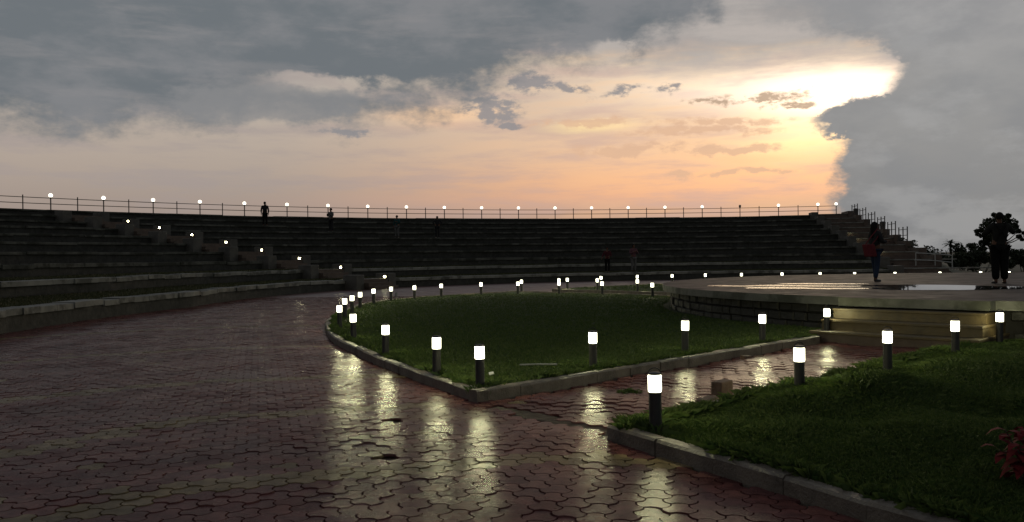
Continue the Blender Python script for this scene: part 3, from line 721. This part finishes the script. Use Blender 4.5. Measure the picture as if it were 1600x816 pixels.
for k in range(3):
    a1_ = flat_front - .04 + .34 * (3 - k) - .10; e = .05 * (2 - k)
    s_o = prism('step', front(ST_R - .6, a1_, L0 - e, L1 + e), -.05 if k == 0 else .178 * k + .003, .178 * (k + 1) - .045, M['step'] if k else M['stair'], stage, (0, 0))
    prism('tread', front(ST_R - .6, a1_ + .03, L0 - e - .01, L1 + e + .01), .178 * (k + 1) - .042, .178 * (k + 1), M['step'], s_o, (0, 0), .008)
mb = MB(); mb.lathe([(ST_R - .30, -.05), (ST_R - .30, ST_H - .157)], 128); drum = mb.build('wall', M['joint'], stage)
a = R(128)
courses = [(.02, .19), (.20, .37), (.38, .545)]
for ci, (z0, z1) in enumerate(courses):
    a = R(126 + 2 * ci)
    while a < R(300):
        w = random.uniform(.22, .46) / ST_R
        if R(300) < a + w: break
        am = a + w / 2
        if not (abs((am - A1 + math.pi) % (2 * math.pi) - math.pi) < .13):
            r0 = ST_R - .34; r1 = ST_R - .20 + random.uniform(-.03, .03); g_ = .010 / ST_R; V = []
            for rr, ins in ((r0, 0), (r1 - .03, 0), (r1, .022)):
                for (aa, zz) in ((a + g_ + ins / ST_R, z0 + ins), (a + w - g_ - ins / ST_R, z0 + ins), (a + w - g_ - ins / ST_R, z1 - ins), (a + g_ + ins / ST_R, z1 - ins)):
                    j = random.uniform(-.010, .010); V.append(((rr + j) * math.cos(aa), (rr + j) * math.sin(aa), zz + random.uniform(-.006, .006)))
            F = [(8, 9, 10, 11)] + [(i_ * 4 + q, i_ * 4 + (q + 1) % 4, i_ * 4 + 4 + (q + 1) % 4, i_ * 4 + 4 + q) for i_ in (0, 1) for q in range(4)]
            obj('stone', mesh('stone', V, F), M['stone'], drum)
        a += w
# rain water lying on the stage
wm = bpy.data.materials.new('rain water'); wm.use_nodes = True; b = wm.node_tree.nodes['Principled BSDF']
b.inputs['Base Color'].default_value = (.035, .03, .028, 1); b.inputs['Roughness'].default_value = .02; b.inputs['IOR'].default_value = 1.33; b.inputs['Specular IOR Level'].default_value = .6
def puddle(pts, label):
    n = len(pts); sm = []
    for i in range(n):
        p0, p1, p2, p3 = (np.array(pts[(i + k) % n]) for k in (-1, 0, 1, 2))
        for u in (0, .2, .4, .6, .8):
            q = .5 * (2 * p1 + (p2 - p0) * u + (2 * p0 - 5 * p1 + 4 * p2 - p3) * u * u + (3 * p1 - p0 - 3 * p2 + p3) * u ** 3)
            sm.append((q[0] + random.gauss(0, .02), q[1] + random.gauss(0, .035)))
    c = np.mean(sm, 0); sm = ccw(sm); m = len(sm)
    V = [(p[0] - c[0], p[1] - c[1], .0) for p in sm]
    o = obj('puddle', mesh('puddle', V, [tuple(range(m))]), wm, None, (c[0], c[1], ST_H + .007)); tag(o, kind='structure'); o['label'] = label
puddle([(8.0, 17.6), (8.9, 17.0), (10.0, 17.1), (11.0, 17.3), (11.4, 17.9), (10.9, 18.6), (10.4, 19.5), (9.4, 20.2), (8.4, 20.0), (8.6, 19.0), (8.0, 18.5)], 'wide shallow pool of rain water on the stage, right of centre')
film = bpy.data.materials.new('rippled rain film'); film.use_nodes = True; _t = film.node_tree; _b = _t.nodes['Principled BSDF']; _n = NT(_t)
_b.inputs['Base Color'].default_value = (.04, .03, .026, 1); _b.inputs['Roughness'].default_value = .10; _b.inputs['IOR'].default_value = 1.33; _b.inputs['Specular IOR Level'].default_value = .6
_g = _t.nodes.new('ShaderNodeNewGeometry'); _bp = _t.nodes.new('ShaderNodeBump'); _bp.inputs['Strength'].default_value = .55; _bp.inputs['Distance'].default_value = .05
_t.links.new(_n.noise(_g.outputs['Position'], 5.0, 4, .6), _bp.inputs['Height']); _t.links.new(_bp.outputs[0], _b.inputs['Normal'])
wm_still = wm; wm = film
puddle([(5.4, 19.2), (6.2, 18.7), (6.9, 18.2), (7.7, 18.0), (7.8, 18.6), (7.0, 18.9), (6.5, 19.6), (5.8, 19.9)], 'narrow rain puddle near the left of the stage')
puddle([(5.8, 20.7), (6.8, 20.0), (7.8, 19.4), (8.2, 19.7), (7.4, 20.4), (6.6, 21.2)], 'thin streak of rain water behind the left puddle')
puddle([(7.0, 21.6), (8.2, 20.9), (9.0, 21.0), (8.4, 21.6), (7.4, 22.2)], 'small rain puddle in front of the standing woman')
puddle([(11.8, 18.0), (12.8, 17.8), (13.6, 18.3), (13.0, 18.9), (12.0, 18.6)], 'small rain puddle in front of the standing man')
puddle([(4.9, 20.8), (5.6, 20.3), (5.9, 20.5), (5.3, 21.5)], 'tiny rain puddle near the stage edge at left')

# ------------------------------------------------------------------ bollard lamps
BH = .52
bp = MB(); bp.lathe([(.062, -.02), (.062, .012), (.050, .016), (.050, .325), (.054, .328), (.054, .338)], 20); bp = bp.me('post')
bg_ = MB(); bg_.lathe([(.050, .338), (.053, .35), (.053, .465), (.050, .474)], 16); bg_ = bg_.me('glass', True)
bc = MB(); bc.lathe([(.054, .474), (.055, .480), (.047, .490), (.020, .496)], 20); bc = bc.me('cap')
bh = MB(); bh.tube([(.050 * math.cos(a), 0, .480 + .048 * math.sin(a)) for a in [math.pi * i / 12 for i in range(13)]], .0045, 6); bh = bh.me('handle', True)
for m_, k_ in ((bp, 'black'), (bg_, 'glass'), (bc, 'black'), (bh, 'black')): m_.materials.append(M[k_])
bulb = bpy.data.lights.new('bulb', 'POINT'); bulb.energy = 20.0; bulb.color = (1.0, .96, .52); bulb.shadow_soft_size = .035
def bollard(x, y, z, label, group):
    r = tag(empty('bollard_lamp', (x, y, z), random.uniform(-.3, .3)), label, 'bollard lamp', group)
    r.rotation_euler.x = R(random.gauss(0, .5)); r.rotation_euler.y = R(random.gauss(0, .5))
    o = obj('post', bp, None, r); obj('glass', bg_, None, r); c = obj('cap', bc, None, r); obj('handle', bh, None, c); obj('bulb', bulb, None, r, (0, 0, .41))
GA = [(-.36, 9.0), (-.92, 9.95), (-1.84, 12.0), (-2.76, 14.4), (-3.60, 17.3), (-4.05, 20.1), (-4.25, 22.0), (-4.38, 23.9), (-4.35, 26.1), (-4.1, 28.1), (-3.45, 29.3), (-2.62, 30.6), (-1.2, 32.0), (.21, 32.0), (1.77, 31.6)]
for i, (x, y) in enumerate(GA):
    lab = 'black bollard lamp with glowing white glass at the near corner of the round lawn' if i == 0 else f'bollard lamp inside the round lawn kerb, {ORD[i]} going left from the near corner'
    bollard(x, y, lawn_z('A', x, y) - .01, lab, 'bollards round the big lawn')
for i, (x, y) in enumerate([(1.0, 10.42), (2.48, 12.0), (3.93, 13.1), (5.42, 14.35)]):
    bollard(x, y, lawn_z('A', x, y) - .01, f'bollard lamp on the round lawn beside the path, {ORD[i]} from the path mouth', 'bollards left of the path')
for i, (x, y) in enumerate([(1.12, 6.58), (2.82, 8.2), (4.32, 9.6), (5.85, 11.0), (7.4, 12.65)]):
    lab = 'tallest-looking bollard lamp, nearest the camera on the rough lawn corner' if i == 0 else f'bollard lamp on the rough lawn right of the path, {ORD[i]} from the camera'
    zz = {0: .085, 1: .10, 2: .12, 3: .11, 4: .09}[i]
    bollard(x, y, zz, lab, 'bollards right of the path')
for i, (x, y) in enumerate([(3.3, 30.6), (4.78, 28.4)]):
    bollard(x, y, .09, ('bollard lamp at the near side of the far path, left one' if i == 0 else 'bollard lamp close to the left end of the stage wall'), 'bollards along the far path')
for i, (x, y) in enumerate([(4.92, 32.7), (3.55, 34.7), (2.4, 36.3), (2.0, 35.6), (.38, 34.3)]):
    bollard(x, y, .09, f'small distant bollard lamp beyond the far path, {ORD[i]} from the stage going outwards', 'bollards along the far path')
for i, px in enumerate([(4.1, 38.4), (5.95, 39.6), (7.75, 40.3), (9.5, 40.9), (11.3, 41.0), (13.3, 41.0), (14.95, 40.4), (16.3, 39.6), (17.85, 38.8), (19.7, 38.3), (21.4, 38.0), (22.4, 37.5)]):
    bollard(px[0], px[1], .10, f'distant bollard lamp on the far lawn behind the stage, {ORD[i]} from the left', 'bollards on the far lawn')

# ------------------------------------------------------------------ people
def skin_mesh(name, nodes, edges, root, sub=2):
    names = list(nodes); ix = {k: i for i, k in enumerate(names)}
    me = bpy.data.meshes.new(name); me.from_pydata([nodes[k][0] for k in names], [(ix[a], ix[b]) for a, b in edges], []); me.update()
    o = bpy.data.objects.new('tmp', me); col.objects.link(o)
    md = o.modifiers.new('skin', 'SKIN'); md.use_smooth_shade = True
    sv = me.skin_vertices[0].data
    for k in names:
        r = nodes[k][1]; sv[ix[k]].radius = r if isinstance(r, tuple) else (r, r); sv[ix[k]].use_root = (k == root)
    if sub: s2 = o.modifiers.new('sub', 'SUBSURF'); s2.levels = sub; s2.render_levels = sub
    dg = bpy.context.evaluated_depsgraph_get(); dg.update()
    out = bpy.data.meshes.new_from_object(o.evaluated_get(dg)); out.name = name
    bpy.data.objects.remove(o); out.materials.clear()
    out.polygons.foreach_set('use_smooth', [True] * len(out.polygons)); return out
def person(loc, face, height, label, shirt, trousers, pose, hair_long=False, wide=1.0, fingers=False, dress=False):
    # local frame: looks along +Y, x to its own right
    root = tag(empty('person', loc, face), label, 'person'); k = height / 1.72; root.scale = (k, k, k)
    N = {'pel': ((0, 0, .96), (.155, .11)), 'sp': ((0, .005, 1.13), (.135, .10)), 'ch': ((0, 0, 1.33), (.165, .115)), 'nk0': ((0, -.005, 1.46), (.075, .07)),
         'nk': ((0, .005, 1.53), .052), 'jaw': ((0, .03, 1.575), (.06, .075)), 'head': ((0, .012, 1.635), (.077, .095)), 'top': ((0, .0, 1.695), (.05, .06)), 'nose': ((0, .118, 1.615), .014)}
    E = [('pel', 'sp'), ('sp', 'ch'), ('ch', 'nk0'), ('nk0', 'nk'), ('nk', 'jaw'), ('jaw', 'head'), ('head', 'top'), ('head', 'nose')]
    for s, q in ((-1, 'l'), (1, 'r')):
        A = pose['arm_' + q]; Lg = pose['leg_' + q]
        N['sh' + q] = ((s * .185, 0, 1.40), .060); N['el' + q] = (A[0], .043); N['wr' + q] = (A[1], .030)
        w = Vector(A[1]); d = (w - Vector(A[0])).normalized(); N['pa' + q] = (tuple(w + d * .07), (.036, .022))
        E += [('ch', 'sh' + q), ('sh' + q, 'el' + q), ('el' + q, 'wr' + q), ('wr' + q, 'pa' + q)]
        if fingers:
            sd = d.cross(Vector((0, 0, 1)) if abs(d.z) < .8 else Vector((0, 1, 0))).normalized(); up = sd.cross(d)
            for f, (o_, l_) in enumerate(((-.030, .062), (-.010, .075), (.011, .07), (.031, .055))):
                b = w + d * .095 + sd * o_; N[f'f{f}{q}'] = (tuple(b), .0095); N[f'g{f}{q}'] = (tuple(b + d * l_ * .6 - up * .012), .0085); N[f'h{f}{q}'] = (tuple(b + d * l_ * .85 - up * .035), .0075)
                E += [('pa' + q, f'f{f}{q}'), (f'f{f}{q}', f'g{f}{q}'), (f'g{f}{q}', f'h{f}{q}')]
            b = w + d * .045 - sd * .04; N['t0' + q] = (tuple(b), .011); N['t1' + q] = (tuple(b + d * .04 - sd * .02), .0095); E += [('pa' + q, 't0' + q), ('t0' + q, 't1' + q)]
        else:
            N['fi' + q] = (tuple(w + d * .15), (.026, .015)); E += [('pa' + q, 'fi' + q)]
        N['hp' + q] = ((s * .095, 0, .90), .098); N['kn' + q] = (Lg[0], .060); N['an' + q] = (Lg[1], .042)
        a = Vector(Lg[1]); N['he' + q] = (tuple(a + Vector((0, -.02, -.05))), .040); N['to' + q] = (tuple(a + Vector((s * .03, .15, -.062))), (.040, .028))
        E += [('pel', 'hp' + q), ('hp' + q, 'kn' + q), ('kn' + q, 'an' + q), ('an' + q, 'he' + q), ('he' + q, 'to' + q)]
    obj('body', skin_mesh('body', N, E, 'pel'), M['skin'], root)
    g = .020
    S = {'a': ((0, 0, .90 if not dress else .62), (.175, .135)), 'b': ((0, .005, 1.13), (.150 + g * .3, .118)), 'c': ((0, 0, 1.33), (.182, .135)), 'd': ((0, -.005, 1.465), (.085, .078))}
    Es = [('a', 'b'), ('b', 'c'), ('c', 'd')]
    for s, q in ((-1, 'l'), (1, 'r')):
        A = pose['arm_' + q]; e = Vector(A[0]); w = Vector(A[1])
        S['s' + q] = ((s * .185, 0, 1.40), .078); S['e' + q] = (A[0], .062); S['w' + q] = (tuple(e + (w - e) * .8), .048); Es += [('c', 's' + q), ('s' + q, 'e' + q), ('e' + q, 'w' + q)]
    obj('shirt', skin_mesh('shirt', S, Es, 'b'), shirt, root)
    T = {'p': ((0, 0, .965), (.168, .125))}; Et = []
    for s, q in ((-1, 'l'), (1, 'r')):
        Lg = pose['leg_' + q]; a = Vector(Lg[1])
        T['h' + q] = ((s * .10, 0, .87), .112 * wide); T['k' + q] = (Lg[0], .080 * wide); T['n' + q] = (tuple(a + Vector((0, 0, .0))), .066 * wide); Et += [('p', 'h' + q), ('h' + q, 'k' + q), ('k' + q, 'n' + q)]
    obj('trousers', skin_mesh('trousers', T, Et, 'p'), trousers, root)
    for s, q in ((-1, 'l'), (1, 'r')):
        a = Vector(pose['leg_' + q][1]); Sh = {'h': (tuple(a + Vector((0, -.035, -.05))), (.046, .042)), 'm': (tuple(a + Vector((s * .015, .06, -.055))), (.05, .04)), 't': (tuple(a + Vector((s * .03, .165, -.062))), (.045, .03))}
        obj('shoe', skin_mesh('shoe', Sh, [('h', 'm'), ('m', 't')], 'm'), M['black'], root)
    bm = bmesh.new(); bmesh.ops.create_uvsphere(bm, u_segments=18, v_segments=12, radius=1.0)
    for v in bm.verts:
        x, y, z = v.co; v.co = Vector((x * .093, y * .112 - .012, z * .112 + 1.632))
        if hair_long and y < .45 and z < .25: d_ = min(1, (.25 - z)); v.co = Vector((x * (.100 + .02 * d_), min(v.co.y, .02) - .035 * d_, 1.66 - d_ * .40))
    bmesh.ops.delete(bm, geom=[v for v in bm.verts if (v.co.y > .045 and v.co.z < 1.675) or (not hair_long and v.co.z < 1.565)], context='VERTS')
    hm = bpy.data.meshes.new('hair'); bm.to_mesh(hm); bm.free(); hm.polygons.foreach_set('use_smooth', [True] * len(hm.polygons))
    ho = obj('hair', hm, M['hair'], root); sol = ho.modifiers.new('thick', 'SOLIDIFY'); sol.thickness = .012
    return root
leg_st = {'leg_l': ((-.10, .02, .49), (-.11, -.02, .085)), 'leg_r': ((.10, .02, .49), (.12, .0, .085))}
arms_down = {'arm_l': ((-.25, -.02, 1.12), (-.25, .06, .88)), 'arm_r': ((.25, -.02, 1.12), (.25, .06, .88))}
arms_phone = {'arm_l': ((-.27, .06, 1.16), (-.09, .30, 1.27)), 'arm_r': ((.27, .06, 1.16), (.09, .30, 1.27))}
dk = flat('charcoal cloth', (.016, .016, .018)); navy = flat('dark denim', (.018, .026, .048)); maroon = flat('maroon cloth', (.045, .012, .016)); black = flat('black cloth', (.005, .005, .005))
grey = flat('grey cloth', (.075, .075, .075)); teal = flat('dark teal cloth', (.012, .04, .042)); olive = flat('dull shirt cloth', (.013, .013, .012)); pink = flat('dusty pink cloth', (.075, .035, .045))
redbag = flat('dull red bag', (.09, .016, .02))
# woman on the stage with a red bag
w = person((9.95, 22.8, ST_H), R(-78), 1.62, 'long-haired person in dark top and jeans with a red bag standing on the stage', dk, navy,
           {'arm_l': ((-.20, .13, 1.14), (-.05, .34, 1.20)), 'arm_r': ((.24, .08, 1.14), (.10, .33, 1.17)), 'leg_l': ((-.09, .05, .49), (-.09, .09, .085)), 'leg_r': ((.09, .0, .49), (.10, -.07, .085))}, True, 1.0, True)
bagr = tag(empty('shoulder_bag', (9.95, 22.8, ST_H), R(-78)), 'red shoulder bag hanging behind the long-haired person on the stage', 'bag')
mb = MB(); mb.quadbox([(.10, -.46), (.24, -.46), (.27, -.16), (.13, -.16)], .68, 1.02); bo = mb.build('bag_body', redbag, bagr); soften(bo, .03, 3)
for v in bo.data.vertices: v.co.y += (.9 - v.co.z) * .22
mb = MB(); mb.tube([(.19, -.42, 1.02), (.20, -.26, 1.22), (.20, -.06, 1.44), (.17, .03, 1.43), (.20, -.06, 1.2), (.19, -.22, 1.02)], .014, 6); mb.build('strap', redbag, bagr)
# man on the stage, back turned, taking a picture
mn = person((11.9, 20.3, ST_H), R(-14), 1.72, 'person in wide black trousers seen from behind, arms raised, at right on the stage', olive, black,
            {'arm_l': ((-.33, .02, 1.20), (-.05, .26, 1.36)), 'arm_r': ((.34, .06, 1.22), (.27, .31, 1.36)), 'leg_l': ((-.10, .0, .49), (-.095, -.02, .085)), 'leg_r': ((.10, .02, .49), (.105, .02, .085))}, False, 1.28, True)
for s in (-1, 1):
    mb = MB(); mb.tube([(s * .13, -.05, 1.49), (s * .09, -.125, 1.40), (-s * .03, -.150, 1.24), (-s * .12, -.140, 1.04)], .018, 6); mb.build('strap', black, mn)
ph = tag(empty('phone', (12.02, 20.66, ST_H + 1.36), R(-14)), 'small dark phone held up by the person at right on the stage', 'phone')
mb = MB(); mb.box(-.08, .08, -.005, .005, -.02, .06); mb.build('case', black, ph); mb = MB(); mb.box(-.073, .073, -.0075, -.0055, -.014, .054); mb.build('screen', M['iron'], ph)
# people on the terraces
def on_tier(n, px, back=.3):           # horizontal bearing from the viewpoint -> point on tier n
    d = np.array(((px - 800) / 1300, 1.0)); lo, hi = 5.0, 110.0
    for _ in range(60):
        m_ = (lo + hi) / 2; q = d * m_; t = ang(q)
        if math.hypot(*(q - CA)) > tier_r(n, t) + back: hi = m_
        else: lo = m_
    q = d * lo; return (q[0], q[1], .5 * n + .002)
walk = {'leg_l': ((-.10, .10, .49), (-.10, .14, .085)), 'leg_r': ((.10, -.02, .49), (.11, -.14, .085))}
person(on_tier(8, 415), R(20), 1.72, 'person in dark coat against the railing, leftmost on the terraces', dk, black, {**arms_down, **leg_st}, False, 1.1, False, True)
person(on_tier(7, 518), R(150), 1.70, 'person in grey raising a phone, below the rim, second from left', grey, dk, {**arms_phone, **leg_st})
person(on_tier(6, 621), R(160), 1.62, 'person in teal top and pale grey trousers standing mid terrace', teal, grey, {'arm_l': ((-.26, .06, 1.15), (-.12, .28, 1.22)), 'arm_r': ((.25, -.02, 1.12), (.25, .06, .88)), **leg_st})
person(on_tier(6, 684), R(185), 1.60, 'person in dark clothes with elbows out, right of the teal top', dk, dk, {'arm_l': ((-.36, .02, 1.20), (-.16, .16, 1.05)), 'arm_r': ((.36, .02, 1.20), (.16, .16, 1.05)), **leg_st})
person(on_tier(1, 949), R(170), 1.55, 'person in dark maroon stepping on the lowest terrace edge', maroon, black, {'arm_l': ((-.27, .03, 1.15), (-.15, .2, 1.10)), 'arm_r': ((.30, .0, 1.15), (.34, .12, 1.0)), **walk})
person(on_tier(1, 990), R(200), 1.70, 'taller person in dull pink and grey on the lowest terrace edge', pink, grey, {**arms_phone, **leg_st})

# ------------------------------------------------------------------ trees and planting beyond the end stair
def leaves(name, cents, rad, per, size, mat, parent, org, flatten=.8):
    C = np.repeat(np.array(cents), per, 0); n = len(C); rr = np.repeat(np.array(rad), per)
    d = rng.normal(0, 1, (n, 3)); d /= np.linalg.norm(d, axis=1)[:, None]; d *= (rr * rng.uniform(.3, 1, n) ** .5)[:, None]; d[:, 2] *= flatten
    P = C + d; a = rng.normal(0, 1, (n, 3)); a /= np.linalg.norm(a, axis=1)[:, None]; b = np.cross(a, rng.normal(0, 1, (n, 3))); b /= np.linalg.norm(b, axis=1)[:, None]
    s = (size * rng.uniform(.6, 1.3, n))[:, None]
    V = np.stack([P - a * s, P + b * s * .5, P + a * s, P - b * s * .5], 1).reshape(-1, 3)
    return obj(name, big_mesh(name, V, np.arange(4 * n), 4), mat, parent)
def tree(x, y, h, cents, rad, label, per=110, size=.12, trunk=.16, name='tree', cat='tree', z=0):
    r = tag(empty(name, (x, y, z)), label, cat)
    mb = MB(); top = np.mean(cents, 0); fork = Vector((top[0] * .3, top[1] * .3, h * .42))
    mb.tube([(0, 0, -.2), (fork.x * .4, fork.y * .4, h * .2), tuple(fork)], [trunk, trunk * .8, trunk * .6], 8)
    for c in cents[::max(1, len(cents) // 9)]:
        c = Vector(c); m_ = (fork + c) / 2 + Vector((0, 0, -.1)); mb.tube([tuple(fork), tuple(m_), tuple(c)], [trunk * .45, trunk * .28, trunk * .08], 6)
    mb.build('trunk', M['bark'], r); leaves('crown', cents, rad, per, size, M['leaf'], r, None)
    return r
# spreading tree behind the man
cc = [(-1.1, 0, 3.5), (-.6, .3, 3.95), (0, -.2, 4.15), (.6, .2, 4.1), (1.15, 0, 3.85), (1.5, .2, 3.55), (-.2, .5, 3.5), (.5, -.4, 3.6), (-1.35, .1, 3.0), (-1.0, -.3, 2.6), (-1.15, .2, 2.2), (-.4, .2, 3.0), (1.75, 0, 3.15), (1.9, .2, 2.7), (1.1, -.2, 3.3), (-.7, 0, 2.2), (-1.3, 0, 1.7), (.1, 0, 2.8), (2.2, 0, 3.0), (2.1, .1, 2.45), (2.35, 0, 2.75), (-1.75, 0, 3.2), (.9, 0, 4.45), (-.3, 0, 4.55)]
rd = [.5, .5, .55, .5, .5, .35, .55, .5, .45, .4, .35, .5, .22, .22, .4, .4, .35, .45, .16, .14, .13, .2, .22, .2]
tree(40.9, 70, 4.6, cc, rd, 'broad dark tree standing behind the person at right', 300, .11)
# small palm
pr = tag(empty('palm_tree', (36.9, 70, 0)), 'small spiky palm on the skyline left of the broad tree', 'palm')
mb = MB(); mb.tube([(0, 0, -.2), (.03, 0, 1.2), (0, 0, 2.2)], [.13, .10, .09], 8); mb.build('trunk', M['bark'], pr)
for i in range(30):
    a = 2 * math.pi * i / 30 * 3.3; e = random.uniform(-.4, 1.3); L_ = random.uniform(.6, .95); P = []; V = []; F = []
    for s in range(6):
        u = s / 5; rr = L_ * u; zz = 2.2 + rr * math.sin(e) - .45 * u * u * L_; xx = rr * math.cos(e); w_ = .065 * math.sin(math.pi * min(1, u + .12)) + .006
        V += [(xx * math.cos(a) - w_ * math.sin(a), xx * math.sin(a) + w_ * math.cos(a), zz), (xx * math.cos(a) + w_ * math.sin(a), xx * math.sin(a) - w_ * math.cos(a), zz - .02)]
    F = [(2 * s, 2 * s + 1, 2 * s + 3, 2 * s + 2) for s in range(5)]
    obj('frond', mesh('frond', V, F), M['leaf'], pr)
def bush(x, y, w_, h, label, per=150, size=.10, z=0):
    k = max(6, int(w_ * h * 5)); c = [(random.uniform(-w_ / 2, w_ / 2), random.uniform(-.6, .6), random.uniform(.15, .9) ** .7 * h) for _ in range(k)]
    r = tag(empty('bush', (x, y, z)), label, 'bush', 'bushes beyond the end stair')
    mb = MB()
    for q in c[:6]: mb.tube([(q[0] * .3, 0, -.1), tuple(q)], [.03, .01], 5)
    mb.build('stem', M['bark'], r); leaves('foliage', c, [random.uniform(.28, .42) for _ in c], per, size, M['leaf'], r, None)
for x, y, w_, h, lab in [(36.2, 64, 4.2, 1.5, 'low dark bush right of the pipe handrail'), (37.6, 69, 1.5, 2.15, 'rounded bush just right of the small palm'), (39.2, 64, 3.8, 1.5, 'dark hedge bush under the broad tree'),
                        (42.4, 64, 3.6, 1.62, 'dark bush right of the broad tree'), (45.4, 64, 3.4, 1.95, 'taller dark bush at the right edge'), (33.0, 62, 3.0, 1.3, 'dark bush behind the pipe handrail')]:
    bush(x, y, w_, h, lab)
for i, (s, d, h) in enumerate(((7.5, 3.6, 2.2), (5.4, 3.9, 1.9), (10.0, 3.5, 2.6))):
    q = EI0 + ED * s + EP * d
    bush(q[0], q[1], 1.2, h - .6, f'scraggy shrub growing against the end stair, {("middle", "lowest", "highest")[i]}', 40, .10, z=.55)

# ------------------------------------------------------------------ small things near the camera
# red-leaved plant at the right edge of the near lawn
pl = tag(empty('red_plant', (3.03, 4.86, lawn_z('C', 3.03, 4.86) - .01)), 'crimson-leaved plant at the right edge of the near lawn', 'plant')
for i in range(11):
    a = random.uniform(0, 6.28); mb = MB(); tip = (math.cos(a) * random.uniform(.04, .2), math.sin(a) * random.uniform(.04, .2), random.uniform(.22, .38))
    mb.tube([(math.cos(a) * .02, math.sin(a) * .02, -.02), (tip[0] * .5, tip[1] * .5, tip[2] * .6), tip], [.008, .006, .004], 6); st_ = mb.build('stem', M['bark'], pl)
    for j in range(13):
        aa = 2.4 * j + a; ln = random.uniform(.07, .13); el = random.uniform(-.5, .5); u0 = 1 - .055 * j
        bx_, by_, bz_ = tip[0] * u0, tip[1] * u0, tip[2] * u0; V = []; w_ = ln * .28
        cx_, sx_ = math.cos(aa), math.sin(aa)
        for (u, wd, dz) in ((0, .004, 0), (.35, w_, .012), (.7, w_ * .75, .0), (1, .003, -.03)):
            rr = u * ln; z_ = bz_ + rr * math.sin(el) + dz
            V += [(bx_ + rr * cx_ - wd * sx_, by_ + rr * sx_ + wd * cx_, z_), (bx_ + rr * cx_ + wd * sx_, by_ + rr * sx_ - wd * cx_, z_)]
        obj('leaf', mesh('leaf', V, [(2 * q, 2 * q + 1, 2 * q + 3, 2 * q + 2) for q in range(3)]), M['red_leaf'], st_)
def loose_brick(x, y, z, rz, sx_, sy_, sz_, label):
    mb = MB(); mb.box(-sx_ / 2, sx_ / 2, -sy_ / 2, sy_ / 2, 0, sz_); o = mb.build('loose_brick', M['brick'], None, (x, y, z)); o.rotation_euler = (R(3), R(-4), rz); soften(o, .012, 2)
    for v in o.data.vertices: v.co += Vector((random.gauss(0, .006), random.gauss(0, .006), random.gauss(0, .005)))
    tag(o, label, 'brick')
loose_brick(2.16, 8.60, .05, R(38), .19, .12, .15, 'upright loose brick at the grass edge beside the path')
loose_brick(1.93, 8.28, -.005, R(46), .24, .11, .085, 'flat loose brick lying lower at the grass edge of the path')
loose_brick(3.35, 11.95, .0, R(30), .15, .10, .05, 'small broken paver piece lying by the left path kerb')
mb = MB(); mb.tube([(-.24, 0, 0), (0, .01, .003), (.24, 0, .0)], .012, 8); o = mb.build('plastic_tube', M['pvc'], None, (.32, 10.65, lawn_z('A', .32, 10.65) + .045)); tag(o, 'pale straight tube lying in the round lawn near its front kerb', 'tube')
mb = MB(); mb.quadbox([(-.03, -.02), (.025, -.025), (.035, .015), (-.02, .03)], 0, .012); o = mb.build('paper_scrap', M['paper'], None, (-.26, 9.75, lawn_z('A', -.26, 9.75) + .05)); o.rotation_euler = (R(20), R(-15), .4); tag(o, 'tiny white paper scrap in the grass by the corner bollard', 'litter')
mb = MB(); mb.lathe([(.05, 0), (.05, .13), (.035, .16), (.03, .17)], 10); o = mb.build('marker_stub', M['pvc'], None, (-4.65, 33.3, -.002)); tag(o, 'small pale stub standing on the far ring walk', 'stub')
# weeds in the paving joints
def weed(x, y, n, label):
    pts = [(x + random.gauss(0, .07), y + random.gauss(0, .05), wave(x, y) - .005) for _ in range(n)]
    o = blades('weed_tuft', [(p[0] - x, p[1] - y, p[2]) for p in pts], .045, .006, M['grass'], .9); o.location = (x, y, 0); tag(o, label, 'weed')
weed(1.28, 9.15, 140, 'small green weed tuft in the path paving behind the nearest bollard')
weed(2.95, 9.0, 60, 'weed tuft where the path meets the rough grass')
